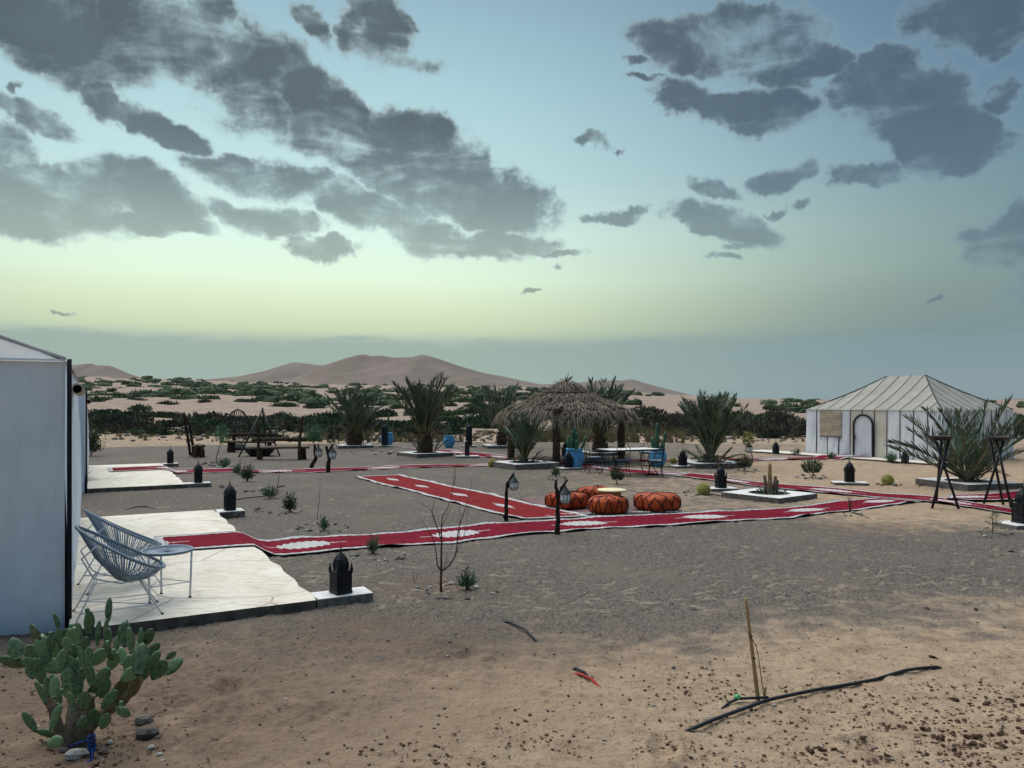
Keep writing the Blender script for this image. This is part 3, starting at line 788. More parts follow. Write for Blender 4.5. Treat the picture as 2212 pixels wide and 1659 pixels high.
LC = Vector((-4.42, 7.6, 0))
TENT_Z = 0.0
tent('tent', 'large white canvas tent at the left edge with black corner tape and rolled blind', LC, DIR, -NRM, 7.8, 5.4, 2.68, 4.05, 2.3, (5, 3), band=True, roller=True, tape='tent_roof_grey', cloth='tent_shaded', roofc='tent_roof_grey')
LC2 = Vector((-10.62, 19.1, 0))
tent('tent', 'pale canvas tent standing behind the near left tent, mostly hidden', LC2, DIR, -NRM, 7.8, 5.4, 2.55, 3.9, 2.3, (5, 3), band=True, roller=True, tape='tent_roof_grey', cloth='tent_shaded', roofc='tent_roof_grey')
RF = Vector((15.94, 28.5, 0)); RU = Vector((-0.5, 0.866, 0)); RS = Vector((0.866, 0.5, 0))
tent('tent', 'cream and white striped hip roof tent with arched black door on the right', RF, RU, RS, 6.05, 4.9, 1.98, 3.38, 2.15, (11, 9),
     door_at=(2.78, 0.86, 1.76), window_at=(4.25, 5.32, 0.82, 1.93), cream=(4, 5, 6, 7)[0:3])

# ------------------------------------------------------------------ patio slabs
def patio(label, corner, d, n, L, W, pads, h=0.12, hole=True):
    root = thing('patio_slab', label, 'patio', corner)
    mb = MB(); nn = 44
    rn = random.Random(int(L*10))
    def edge(t): return W + 0.02*math.sin(7*t*L) + rn.uniform(-.015, .015)
    ev = [edge(i/nn) for i in range(nn + 1)]
    top = [[mb.vert(d*(L*i/nn) + n*(ev[i]*j/6) + Vector((0, 0, h))) for j in range(7)] for i in range(nn + 1)]
    for i in range(nn):
        for j in range(6): mb.face((top[i][j], top[i][j+1], top[i+1][j+1], top[i+1][j]), 0)
    def skirt(ring):
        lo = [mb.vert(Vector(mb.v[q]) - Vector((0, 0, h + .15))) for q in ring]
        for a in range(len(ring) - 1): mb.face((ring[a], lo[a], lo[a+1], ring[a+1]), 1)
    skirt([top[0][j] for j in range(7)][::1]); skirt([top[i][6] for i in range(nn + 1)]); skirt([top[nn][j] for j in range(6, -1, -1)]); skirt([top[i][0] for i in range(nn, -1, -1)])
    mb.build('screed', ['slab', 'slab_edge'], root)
    for (s, t, w, l) in pads:
        pb = MB(); c = d*s + n*(W + 0.015 + l/2) + Vector((0, 0, h/2 - .075 - .004))
        rz = math.atan2(n.y, n.x)
        pb.box(c, (l, w, h + .15), rz, 1)
        pb.box(c + Vector((0, 0, (h + .15)/2 + .004)), (l - .004, w - .004, .008), rz, 0)
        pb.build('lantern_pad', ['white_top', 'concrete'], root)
    return root
P1 = gp(148, 1362, .12); P1.z = 0
patio('pale screed patio slab under the lounge chairs by the near left tent', P1, DIR, NRM, 8.0, 2.32, [(0.17, 0, .34, .62), (7.75, 0, .45, .5)])
P2 = LC2 + NRM*0.06 - DIR*.1
patio('pale screed patio slab before the second left tent', P2, DIR, NRM, 8.0, 2.25, [(0.2, 0, .4, .62), (7.75, 0, .45, .5)])
P3 = RF + RU*(-0.4) - RS*1.35
patio('narrow pale slab along the front of the right tent', P3 + RS*1.3, RU, -RS, 8.8, 1.25, [], h=.07)

# ------------------------------------------------------------------ carpets
def carpet_mat(name, L, W, red, red2, m0, gap, ml, mw, white='c2c0bd', end=True):
    m, k, b = shade(name, 0.95, 0.08)
    uvn = k.n.new('ShaderNodeUVMap'); u, v, _ = k.sep(uvn.outputs[0])       # metres along, metres across
    vv = k.sub(v, W/2); av = k.math('ABSOLUTE', vv)
    ed = k.sub(W/2, av)
    if end: ed = k.math('MINIMUM', ed, k.math('MINIMUM', k.add(u, 0.02), k.sub(L + 0.02, u)))
    uv3 = k.comb(u, v, 0.0)
    n = k.noise(uv3, 3, 4, 0.6); nf = k.noise(uv3, 60, 3, 0.6); vo = k.voro(uv3, 24)
    wig = k.mul(k.math('SINE', k.mul(u, 2*math.pi/0.16)), 0.012)
    border = k.sub(1.0, k.step(k.add(ed, wig), W*.088, W*.088 + .02))
    dark = k.sub(1.0, k.step(ed, .008, .02))
    line = k.mul(k.step(ed, W*.088 + .03, W*.088 + .036), k.sub(1.0, k.step(ed, W*.088 + .048, W*.088 + .054)))
    um = k.sub(k.math('MODULO', k.add(k.sub(u, m0), gap*10.5), gap), gap/2)
    q = k.math('SQRT', k.add(k.math('POWER', k.mul(um, 1/ml), 2.0), k.math('POWER', k.mul(vv, 1/mw), 2.0)))
    sc_ = k.mul(k.math('SINE', k.mul(um, 2*math.pi/(ml*.28))), 0.10)
    med = k.sub(1.0, k.step(k.add(q, sc_), 0.92, 1.0))
    tip = k.mul(k.sub(1.0, k.step(k.math('ABSOLUTE', um), ml*1.5, ml*1.55)), k.sub(1.0, k.step(av, .012, .022)))
    med = k.math('MAXIMUM', med, tip)
    lace = k.step(k.voro(uv3, 17), .10, .34)
    med = k.mul(med, k.math('MULTIPLY_ADD', lace, .5, .5))
    c = k.mix(k.step(n, 0.3, 0.7), lin(red), lin(red2))
    c = k.mix(k.mul(k.step(nf, .5, .8), .25), c, lin('5d1420'))
    wh = k.mix(k.step(vo, .18, .42), lin('7f8288'), lin(white))
    wh2 = k.mix(k.step(nf, .35, .6), lin('9d9a98'), lin(white))
    c = k.mix(med, c, k.mix(0.5, wh, wh2))
    c = k.mix(border, c, wh)
    c = k.mix(k.mul(line, .55), c, lin('3b0c18'))
    c = k.mix(dark, c, lin('2a2022'))
    dust = k.step(k.noise(uv3, 1.1, 5, .65), .58, .78)
    c = k.mix(k.mul(dust, .22), c, lin('9a8069'))
    k.put(b.inputs['Base Color'], c); bump(k, b, k.add(nf, k.mul(n, .5)), .35, .01)
    return m
def resample(pts, n):
    pts = [Vector(p) for p in pts]; d = [0]
    for a, b in zip(pts, pts[1:]): d.append(d[-1] + (b - a).length)
    out = []
    for i in range(n + 1):
        s = d[-1]*i/n; j = 0
        while j < len(d) - 2 and d[j+1] < s: j += 1
        t = (s - d[j])/max(1e-9, d[j+1] - d[j]); out.append(pts[j].lerp(pts[j+1], t))
    return out, d[-1]
def carpet(label, far_edge, near_edge, W, red, red2, m0, gap, ml, mw, lift=0.022, mound=None, end=True, group=None, ripple=.012):
    """runner sighted along its two long edges; laid on the ground with small ripples and a curled hem"""
    fe, L1 = resample([gp(u, v) for u, v in far_edge], 10); ne, L2 = resample([gp(u, v) for u, v in near_edge], 10)
    L = (L1 + L2)/2; nl = int(L/0.11); nw = 14
    fe, _ = resample([gp(u, v) for u, v in far_edge], nl); ne, _ = resample([gp(u, v) for u, v in near_edge], nl)
    mb = MB(); mb.uv = []; rn = random.Random(int(L*7)); p1, p2 = rn.uniform(0, 9), rn.uniform(0, 9)
    org = ne[0].lerp(fe[nl], .5); org.z = 0
    for layer in (0, 1):
        for i in range(nl + 1):
            for j in range(nw + 1):
                s = L*i/nl; t = j/nw; p = ne[i].lerp(fe[i], t)
                hem = max(0, 1 - t/.14) + max(0, (t - .86)/.14)
                z = gz(p.x, p.y) + lift + ripple*(0.5 + .5*math.sin(s*2.1 + p1 + 2.2*t))*(.35 + hem*(1 + math.sin(s*5.3 + p2))*.9)
                z += ripple*.5*math.sin(s*9 + 3*t + p2)*hem
                if mound: z = max(z, mound(p) + lift)
                side = .012*math.sin(s*6.5 + p1)*(hem)
                q = p + (fe[i] - ne[i]).normalized()*side
                mb.vert((q.x, q.y, z - (.009 if layer else 0))); mb.uv.append((s, t*W))
    def id_(l, i, j): return l*(nl+1)*(nw+1) + i*(nw+1) + j
    for i in range(nl):
        for j in range(nw):
            mb.face((id_(0,i,j), id_(0,i+1,j), id_(0,i+1,j+1), id_(0,i,j+1)), 0, True)
            mb.face((id_(1,i,j), id_(1,i,j+1), id_(1,i+1,j+1), id_(1,i+1,j)), 1, True)
        for j in (0, nw): mb.face((id_(0,i,j), id_(1,i,j), id_(1,i+1,j), id_(0,i+1,j)), 1)
    for j in range(nw):
        for i in (0, nl): mb.face((id_(0,i,j), id_(1,i,j), id_(1,i,j+1), id_(0,i,j+1)), 1)
    o = mb.build('carpet_runner', [carpet_mat('carpet', L, W, red, red2, m0, gap, ml, mw, end=end), 'pouf_band'], None, tuple(org))
    tag(o, label, 'carpet', group)
    return o
def on_slab(corner, d, n, L, W, h):
    def f(p):
        q = Vector((p.x, p.y, 0)) - Vector((corner[0], corner[1], 0)); a, b = q.dot(d), q.dot(n)
        if -.3 < a < L + .3:
            return h*max(0, min(1, (W + .28 - b)/.26)) - .015 if b > W + .02 else h
        return -1
    return f
RED = ('660b20', '7d132a')
carpet('long crimson runner with white medallions from the lounge chairs past the poufs',
    [(333,1178),(406,1173),(521,1164),(576,1170),(654,1161.7),(748,1156.5),(826,1152.5),(914,1146),(982,1141),(1037,1134.3),(1152,1127),(1290,1119),(1485,1110.5),(1563,1106.5),(1636,1103.5),(1727,1096.5),(1844,1082),(1900,1077)],
    [(338,1213),(450,1205),(550,1198),(576,1204.6),(646,1202),(714,1194),(784,1187.7),(901,1180),(982,1174.7),(1045,1165.6),(1152,1155),(1204,1152),(1316,1142),(1339,1142),(1485,1136),(1589,1128),(1671,1124),(1714,1121.5),(1777,1112),(1852,1106),(1935,1094),(1995,1086)],
    1.35, RED[0], RED[1], 2.35, 2.55, .44, .27, mound=on_slab(P1, DIR, NRM, 8.0, 2.32, .12), ripple=.016)
carpet('broad brick red carpet with small white motifs running diagonally to the long runner',
    [(865,1026),(930,1040),(982,1053),(1045,1065),(1152,1089),(1211,1101.7),(1277,1116.5)],
    [(763,1031.4),(852,1055),(940,1077),(1039,1103),(1123,1124.5)],
    1.45, '731a1e', '852527', 1.3, 2.2, .33, .12, ripple=.014)
carpet('thin crimson runner from the second patio past the wooden benches',
    [(232,1019.6),(346,1014.5),(430,1013.5),(500,1012),(564,1015.5),(655,1013),(749,1010.4),(837,1007.7),(983,1004),(1100,1002)],
    [(236,1028.6),(346,1023.5),(373,1026),(413,1023),(500,1020.4),(564,1022),(674,1021.3),(749,1017.7),(837,1015),(946,1011.3),(1056,1008.6),(1108,1007.5)],
    1.3, RED[0], RED[1], 2.0, 3.6, .6, .26, mound=on_slab(P2, DIR, NRM, 8.0, 2.25, .12))
carpet('crimson runner leading under the thatched shade to the table',
    [(866,967.6),(983,974),(1095,985),(1194,994.5),(1256,1000),(1347,1012.8),(1440,1020),(1487,1023)],
    [(895,971.5),(1001,985),(1095,993),(1194,1003.7),(1256,1010),(1347,1022.6),(1400,1027),(1450,1028)],
    1.3, RED[0], '7c1b2a', 1.0, 3.2, .6, .26)
carpet('crimson runner crossing the sand between the cactus planter and the right tent',
    [(1492,1023.4),(1572,1033.5),(1647,1043.5),(1717,1049.8),(1817,1056.5),(1918,1068.8),(2008,1073),(2120,1091),(2209,1107),(2290,1120)],
    [(1455,1029),(1547,1040),(1623,1050),(1717,1060),(1829,1071),(1963,1083.4),(2030,1090),(2109,1102.4),(2198,1115.8),(2280,1132)],
    1.3, RED[0], RED[1], 2.3, 3.0, .6, .24, lift=.034)
carpet('crimson runner at the right edge beyond the fire bowls',
    [(2052,1072),(2142,1069),(2212,1063),(2330,1058)], [(2045,1083),(2142,1085),(2212,1081),(2330,1075)],
    1.3, RED[0], RED[1], .4, 2.6, .6, .24, lift=.05)
carpet('narrow crimson strip leading up to the arched door of the right tent',
    [(1259,995.5),(1437,992.5),(1600,991.5),(1720,989.5),(1790,987),(1842,985.3),(1872,985.2)], [(1259,1000),(1437,997),(1600,996),(1720,994.5),(1800,993.5),(1850,992),(1882,992)],
    1.2, RED[0], RED[1], 1.0, 3.4, .7, .3, mound=on_slab(P3 + RS*1.3, RU, -RS, 8.8, 1.25, .07), ripple=.02)

def old_rug():
    m, k, b = shade('old_rug', .95, .08)
    v = coords(k); n = k.noise(v, 2.2, 5, .65); vo = k.voro(k.mapping(v, scale=(3, 6, 1)), 2.2); nf = k.noise(v, 45, 3, .6)
    c = k.mix(k.step(n, .35, .62), lin('7a4138'), lin('8d6f68'))
    c = k.mix(k.step(vo, .45, .6), c, lin('5f5a63'))
    c = k.mix(k.mul(k.step(nf, .45, .7), .5), c, lin('9c8f88'))
    k.put(b.inputs['Base Color'], c); bump(k, b, nf, .5, .01)
    cs = [gp(1120, 1077), gp(1200, 1112.5), gp(1478, 1109), gp(1446, 1086)]
    org = sum(cs, Vector())/4
    mb = MB()
    mb.grid(lambda a, q: (cs[0].lerp(cs[3], a)).lerp(cs[1].lerp(cs[2], a), q) + Vector((0, 0, .014 + gz(*( (cs[0].lerp(cs[3], a)).lerp(cs[1].lerp(cs[2], a), q))[:2]) + .006*math.sin(9*a + 4*q))), 26, 12, 0)
    o = mb.build('old_rug', [m], None, tuple(org)); tag(o, 'faded patterned rug under the orange poufs', 'rug')
    fb = MB(); rn = random.Random(4)
    for i in range(170):
        p = cs[1].lerp(cs[2], i/170); q = p + Vector((rn.uniform(-.04, .04), -rn.uniform(.06, .13), 0))
        fb.tube([(p.x, p.y, gz(p.x, p.y) + .02), ((p.x+q.x)/2, (p.y+q.y)/2, gz(p.x, p.y) + .04), (q.x, q.y, gz(q.x, q.y) + .022)], .006, 3)
    f = fb.build('fringe', 'white_top', None, tuple(org)); f.location = (0, 0, 0); f.parent = o; stuff(f)
old_rug()

# ------------------------------------------------------------------ metal lanterns
def lathe_part(name, prof, n, mat, parent, smooth=True, rot=0.0, c=(0,0,0)):
    mb = MB(); mb.lathe(prof, n, c, 0, smooth, rot); return mb.build(name, mat, parent)
def lantern_proto(kind):
    root = thing('floor_lantern', 'x', 'lantern', (0, 0, -50))
    q = math.pi/4
    if kind == 'spiked':
        w, h = .112, .295
        mb = MB(); s2 = math.sqrt(2)
        mb.lathe([(0, 0.0), (w*1.06*s2, 0), (w*1.06*s2, .03), (w*s2, .032)], 4, (0,0,0), 0, False, q)
        mb.build('base_tray', 'lantern', root)
        for a in range(4):                                        # pierced side panels
            pm = MB(); rz = a*math.pi/2
            rot = Matrix.Rotation(rz, 4, 'Z')
            for i in range(7): 
                x = -w + .012 + (2*w - .024)*i/6
                pm.box((0,0,0), (1,1,1), M4=rot @ Matrix.Translation((x, -w + .006, .03 + h/2 - .015)) @ Matrix.Diagonal((.024 if i in (0,6) else .016, .012, h - .03, 1)))
            for i in range(7):
                z = .038 + (h - .046)*i/6
                pm.box((0,0,0), (1,1,1), M4=rot @ Matrix.Translation((0, -w + .007, z)) @ Matrix.Diagonal((2*w - .03, .010, .03 if i in (0,6) else .019, 1)))
            pm.build('pierced_panel', 'lantern', root)
        mb = MB(); mb.lathe([(w*.9*s2, h - .005), (w*1.02*s2, h), (w*1.03*s2, h + .015), (w*.8*s2, h + .022), (0, h + .024)], 4, (0,0,0), 0, False, q); mb.build('cornice', 'lantern', root)
        for sx in (-1, 1):
            for sy in (-1, 1):
                sp = MB(); sp.lathe([(0, h - .02), (.02, h - .02), (.02, h + .02), (.026, h + .04), (.012, h + .06), (.016, h + .075), (0, h + .115)], 6, (sx*w*.96, sy*w*.96, 0), 0, False); sp.build('corner_spike', 'lantern', root)
        dm = lathe_part('dome', [(w*.95, h + .02), (w*1.0, h + .07), (w*.96, h + .12), (w*.80, h + .17), (w*.5, h + .21), (w*.22, h + .24), (.012, h + .262), (0, h + .263)], 8, 'lantern', root, False)
        for j in range(8):
            rb = MB(); a = 2*math.pi*j/8
            rb.tube([(math.cos(a)*r, math.sin(a)*r, z) for r, z in [(w*.96, h + .03), (w*1.01, h + .07), (w*.97, h + .12), (w*.81, h + .17), (w*.51, h + .21), (w*.23, h + .24)]], .005, 4); rb.build('rib', 'lantern', dm)
        z0 = h + .258
    elif kind == 'arched':
        w, h = .112, .36
        s2 = math.sqrt(2)
        mb = MB(); mb.lathe([(0, 0), (w*1.05*s2, 0), (w*1.05*s2, .025), (w*s2, .026), (w*s2, h), (w*1.04*s2, h + .005), (w*1.02*s2, h + .02)], 4, (0,0,0), 0, False, q); mb.build('body', 'lantern', root)
        for a in range(4):
            pm = MB(); rot = Matrix.Rotation(a*math.pi/2, 4, 'Z')
            for i in range(5):
                pm.box((0,0,0), (1,1,1), M4=rot @ Matrix.Translation((-w*.8 + w*1.6*i/4, -w - .004, h*.52)) @ Matrix.Diagonal((.012, .008, h*.8, 1)))
            for i in range(2):
                pm.box((0,0,0), (1,1,1), M4=rot @ Matrix.Translation((0, -w - .0045, h*(.12 + .8*i))) @ Matrix.Diagonal((w*1.8, .009, .02, 1)))
            pm.build('panel_bars', 'lantern', root)
        lathe_part('dome', [(w*1.38, h + .018), (w*1.34, h + .05), (w*1.12, h + .115), (w*.75, h + .175), (w*.32, h + .22), (.014, h + .245), (0, h + .246)], 8, 'lantern', root, False, math.pi/8)
        z0 = h + .242
    else:                                                         # tall pillar
        w, h = .16, .84
        mb = MB(); mb.lathe([(0, 0), (w*1.1, 0), (w*1.1, .03), (w, .04), (w, h), (w*1.07, h + .01), (w*1.05, h + .03)], 8, (0,0,0), 0, False, math.pi/8); mb.build('body', 'lantern', root)
        for j in range(8):
            pm = MB(); a = 2*math.pi*j/8 + math.pi/8; pm.tube([(w*math.cos(a), w*math.sin(a), .04), (w*math.cos(a), w*math.sin(a), h)], .010, 4); pm.build('edge_rib', 'lantern', root)
        lathe_part('dome', [(w*1.02, h + .03), (w*.95, h + .09), (w*.62, h + .17), (.02, h + .235), (0, h + .236)], 8, 'lantern', root, False, math.pi/8)
        z0 = h + .23
    fs = .6 if kind == 'pillar' else 1.0
    fin = lathe_part('finial', [(0, z0 - .01), (.010, z0 - .01), (.008, z0 + .012*fs), (.026, z0 + .03*fs), (.006, z0 + .048*fs), (.006, z0 + .06*fs), (.018, z0 + .072*fs), (.004, z0 + .085*fs), (.004, z0 + .098*fs), (0, z0 + .1*fs)], 8, 'lantern', root)
    if kind != 'pillar':
        hk = MB(); hk.tube([(0, 0, z0 + .09), (.006, 0, z0 + .115), (.018, 0, z0 + .128), (.016, 0, z0 + .145), (.002, 0, z0 + .148)], .0035, 5); hk.build('hook', 'lantern', fin)
    return remember(root)
_used = set()
LANT = {k: lantern_proto(k) for k in ('spiked', 'arched', 'pillar')}
def put_lantern(kind, p, rz, scale, label):
    src = LANT[kind]
    if kind in _used: o = dup(src, p, rz, scale, label)
    else:
        _used.add(kind); o = src; o.location = p; o.rotation_euler = (0, 0, rz); o.scale = (scale,)*3; o['label'] = label
    o['group'] = 'black metal lanterns around the camp'
    return o
def pad(p, sx, sy, rz, label, h=.07, sink=.1):
    root = thing('lantern_base', label, 'plinth', (p.x, p.y, gz(p.x, p.y)), rz)
    mb = MB(); mb.box((0, 0, (h - sink)/2), (sx, sy, h + sink)); mb.build('block', 'concrete', root)
    mb = MB(); mb.box((0, 0, h + .006), (sx - .004, sy - .004, .012)); mb.build('painted_top', 'white_top', root)
    return h + .012 + gz(p.x, p.y)
RZL = math.atan2(DIR.y, DIR.x)
def slab_spot(corner, s, W, off): return corner + DIR*s + NRM*(W + .015 + off) + Vector((0, 0, .1295))
put_lantern('spiked', slab_spot(P1, .17, 2.32, .30), RZL + R(12), .81, 'black pierced lantern on the near corner of the lounge chair patio')
put_lantern('arched', slab_spot(P1, 7.75, 2.32, .25), RZL + .1, .83, 'black domed lantern at the far corner of the lounge chair patio')
put_lantern('arched', slab_spot(P2, .2, 2.25, .32), RZL - .1, .85, 'black domed lantern at the near corner of the second patio')
put_lantern('arched', slab_spot(P2, 7.75, 2.25, .25), RZL, .85, 'small black domed lantern at the far corner of the second patio')
for (u, v, kind, sc_, rz, px, label, plab) in [
    (1557, 1058, 'spiked', 1.0, .15, (.75, .5), 'spiked black lantern beside the larger barrel cactus', 'white topped block under the lantern by the larger barrel cactus'),
    (1475, 1009.5, 'spiked', .98, .3, (.85, .5), 'spiked black lantern left of the bushy palm planter', 'white topped block left of the bushy palm planter'),
    (1228, 1014.5, 'spiked', .95, .5, (.8, .5), 'black lantern in front of the blue pot under the thatched shade', 'white topped block in front of the blue pot under the shade'),
    (1835, 1046.5, 'spiked', 1.0, -.2, (.9, .5), 'spiked black lantern on the sand left of the small barrel cactus', 'white topped block left of the small barrel cactus'),
    (2210, 1138, 'spiked', 1.12, .2, (.8, .55), 'black lantern cut off by the right edge beside the young sapling', 'white topped block at the right edge beside the sapling'),
    (831, 966, 'pillar', 1.0, .2, (.62, .55), 'tall black pillar lantern in front of the left blue pot', 'white block under the left pillar lantern'),
    (1013, 966.5, 'pillar', 1.0, .4, (.6, .5), 'tall black pillar lantern behind the short one, right of the largest palm', 'white block under the right pillar lantern'),
    (1009, 988.5, 'pillar', .60, .1, (.95, .6), 'short black pillar lantern on a grey block right of the largest palm', 'grey block under the short pillar lantern')]:
    p = gp(u, v); z = pad(p, px[0], px[1], rz, plab, h=.06)
    put_lantern(kind, Vector((p.x, p.y, z)), rz, sc_, label)
p = gp(1222, 987); put_lantern('spiked', drop(p), .5, 1.1, 'black lantern half hidden behind the blue pot under the shade')
for (u, v, s_, label) in [(1955, 1000.5, .82, 'black lantern on the slab before the right tent'), (1676, 979.5, .92, 'black lantern at the far left end of the right tent slab')]:
    p = gp(u, v, .07); put_lantern('spiked', Vector((p.x, p.y, .0712)), .3, s_, label)

# ------------------------------------------------------------------ square planters
def planter(label, u, v, size, rz, h=.16, hole=.62, soilz=.02):
    """low concrete kerb with a white painted top and a round planting hole"""
    c = gp(u, v); z0 = gz(c.x, c.y)
    root = thing('square_planter', label, 'planter', (c.x, c.y, z0), rz)
    rn = random.Random(int(u))
    mb = MB(); s = size/2; n = 32
    def outer(a):
        x, y = math.cos(a), math.sin(a); m_ = max(abs(x), abs(y)); return Vector((s*x/m_, s*y/m_, 0))
    an = [2*math.pi*(j + .5)/n for j in range(n)]
    an = sorted(an + [math.pi/4 + i*math.pi/2 for i in range(4)])
    n = len(an)
    ot = [mb.vert(outer(a) + Vector((0, 0, h))) for a in an]
    ob = [mb.vert(outer(a)*1.005 + Vector((0, 0, -.15))) for a in an]
    it = [mb.vert(Vector((math.cos(a), math.sin(a), 0))*s*hole*rn.uniform(.97, 1.03) + Vector((0, 0, h))) for a in an]
    ib = [mb.vert(Vector((math.cos(a), math.sin(a), 0))*s*hole + Vector((0, 0, -.02))) for a in an]
    for j in range(n):
        k = (j+1) % n
        mb.face((ot[j], ot[k], it[k], it[j])[::-1], 0); mb.face((ob[j], ob[k], ot[k], ot[j]), 1); mb.face((it[j], it[k], ib[k], ib[j]), 1)
    mb.build('kerb', ['white_top', 'concrete'], root)
    sb = MB(); sb.lathe([(0, soilz + .04), (s*hole*.5, soilz + .03), (s*hole*.99, soilz)], 14, wob=.02); sb.build('soil', 'soil', root)
    return Vector((c.x, c.y, z0 + soilz))

# ------------------------------------------------------------------ date palms
def frond_mesh(name, droop, seed, leaf='frond', nl=34):
    rn = random.Random(seed); mb = MB()
    N = 12; pts = []
    ang = 0.0; p = Vector((0, 0, 0))
    for i in range(N + 1):
        pts.append(p.copy()); t = i/N
        a = -droop*(t**1.6)
        p = p + Vector((math.cos(a), 0.02*math.sin(3*t + seed), math.sin(a)))/N
    mb.tube(pts, [.016*(1 - .85*i/N) + .002 for i in range(N + 1)], 5, 1)
    def P(t):
        f = t*N; i = min(int(f), N - 1); return pts[i].lerp(pts[i+1], f - i), (pts[i+1] - pts[i]).normalized()
    for side in (-1, 1):
        for i in range(nl):
            t = .16 + .84*(i + rn.uniform(-.3, .3))/nl; t = min(.995, max(.14, t))
            c, T = P(t); up = Vector((-T.z, 0, T.x)) if abs(T.x) > 1e-3 else Vector((-1, 0, 0))
            ln = (.08 + .18*math.sin(math.pi*(.12 + .80*t)))*rn.uniform(.85, 1.1)*(1 if t < .93 else .75)
            sw = R(rn.uniform(36, 56) - 16*t); li = R(rn.uniform(12, 42))
            d = T*math.cos(sw) + (Vector((0, side, 0))*math.cos(li) + up*math.sin(li))*math.sin(sw)
            wv = d.cross(up if rn.random() < .5 else Vector((0, side, .3))).normalized()*.008
            m_ = c + d*ln*.4 - Vector((0, 0, ln*.01)); e = c + d*ln - Vector((0, 0, ln*.08*rn.random()))
            a_, b_, c_, d_ = mb.vert(c), mb.vert(m_ + wv), mb.vert(e), mb.vert(m_ - wv)
            mb.face((a_, b_, c_, d_), 0)
    return mb.mesh(name, [leaf, 'rachis'])
FROND = [frond_mesh('frond', .12, 1), frond_mesh('frond', .35, 2), frond_mesh('frond', .6, 3), frond_mesh('frond', .22, 4)]
FROND_DRY = [frond_mesh('dry_frond', 1.3, 5, 'frond_dry', 22)]
def palm(label, loc, n, ln, elev, trunk_h, trunk_r, seed, extra=(), dry=3, wide=1.0, skirt=0):
    rn = random.Random(seed)
    root = thing('date_palm', label, 'palm', loc, group='date palms planted around the camp')
    tb = MB(); prof = [(0, -.05)]
    m_ = max(3, int(trunk_h/.09))
    for i in range(m_ + 1):
        t = i/m_; r = trunk_r*(1.0 - .35*t + .12*math.sin(math.pi*t))
        prof += [(r*1.06, trunk_h*t), (r*.9, trunk_h*(t + .45/m_))]
    prof += [(0, trunk_h*1.08)]
    tb.lathe(prof, 11, wob=.07, smooth=False)
    tr = tb.build('trunk', 'trunk', root)
    if trunk_h > .3:
        for i in range(26):                                        # old leaf bases on the trunk
            a = i*2.4; t = .1 + .85*i/26; r = trunk_r*(1 - .3*t)
            bb = MB(); c = Vector((math.cos(a)*r, math.sin(a)*r, trunk_h*t)); o_ = Vector((math.cos(a), math.sin(a), 0))
            sd = Vector((-o_.y, o_.x, 0))*.05
            q = [c + sd, c - sd, c - sd*.6 + o_*.06 + Vector((0, 0, .13)), c + sd*.6 + o_*.06 + Vector((0, 0, .13))]
            iv = [bb.vert(x_) for x_ in q] + [bb.vert(x_ + o_*.03 - Vector((0, 0, .01))) for x_ in q]
            for fc in ((4,5,6,7), (0,1,5,4), (1,2,6,5), (2,3,7,6), (3,0,4,7)): bb.face([iv[z_] for z_ in fc])
            bb.build('leaf_base', 'trunk', tr)
    lo, hi = elev
    specs = []
    for i in range(n):
        t = (i + .5)/n; specs.append((i*2.39996 + rn.uniform(-.25, .25), R(hi - (hi - lo)*t**.9 + rn.uniform(-6, 6)), ln*(1 - .18*abs(t - .45))*rn.uniform(.88, 1.08)))
    specs += [(R(a), R(e), l) for a, e, l in extra]
    for (a, e, l) in specs:
        f = link('frond', FROND[rn.randrange(4)], root)
        f.location = (math.cos(a)*trunk_r*.35, math.sin(a)*trunk_r*.35, trunk_h*.95 + rn.uniform(0, .06))
        f.rotation_euler = Euler((rn.uniform(-.35, .35), -e, a), 'XYZ'); f.scale = (l, l*wide, l)
    for i in range(dry):
        f = link('dry_frond', FROND_DRY[0], root); a = rn.uniform(0, 6.28)
        f.location = (math.cos(a)*trunk_r*.5, math.sin(a)*trunk_r*.5, trunk_h*.85); f.rotation_euler = (0, R(-rn.uniform(-5, 35)), a); l = ln*rn.uniform(.4, .6); f.scale = (l, l, l)
    for i in range(skirt):
        f = link('sucker_frond', FROND[rn.randrange(4)], root); a = i*2.1 + rn.uniform(-.4, .4)
        f.location = (math.cos(a)*trunk_r*.9, math.sin(a)*trunk_r*.9, .02); f.rotation_euler = (0, R(-rn.uniform(25, 65)), a); l = ln*rn.uniform(.35, .5); f.scale = (l, l, l)
    return root
b = planter('low square planter at the foot of the largest palm', 918, 985, 1.75, .62, h=.15)
palm('large upright date palm with a stout scaly trunk left of the thatched shade', b, 28, 2.45, (54, 90), .95, .34, 1, skirt=4, extra=[(0, 62, 2.2), (180, 60, 2.2)])
b = planter('low square planter below the leftmost palm', 766, 966.5, 1.7, .3, h=.13)
palm('spreading date palm, leftmost of the row before the scrub', b, 25, 2.2, (44, 90), .85, .40, 2, dry=8, skirt=2)
b = planter('square planter partly behind the left posts of the shade', 1084, 967, 1.75, .2, h=.13)
palm('thin date palm behind the left side of the thatched shade', b, 17, 2.5, (40, 86), .75, .26, 3, dry=5)
b = planter('square planter behind the right side of the thatched shade', 1296, 982, 1.6, .4, h=.12)
palm('date palm rising behind the thatched roof on its right', b, 20, 2.55, (48, 88), .75, .32, 4, dry=4)
b = planter('square planter in front of the left post of the shade', 1133, 1010.5, 1.75, .52, h=.2)
palm('bushy young palm in the planter before the left post of the shade', b, 28, 1.55, (56, 90), .3, .16, 5, dry=3, skirt=10, wide=1.2)
b = planter('square planter under the dense palm between shade and right tent', 1535, 1007, 1.75, .1, h=.17)
palm('dense dark date palm between the thatched shade and the right tent', b, 40, 2.2, (60, 92), .35, .24, 6, dry=4, skirt=12, wide=1.15)
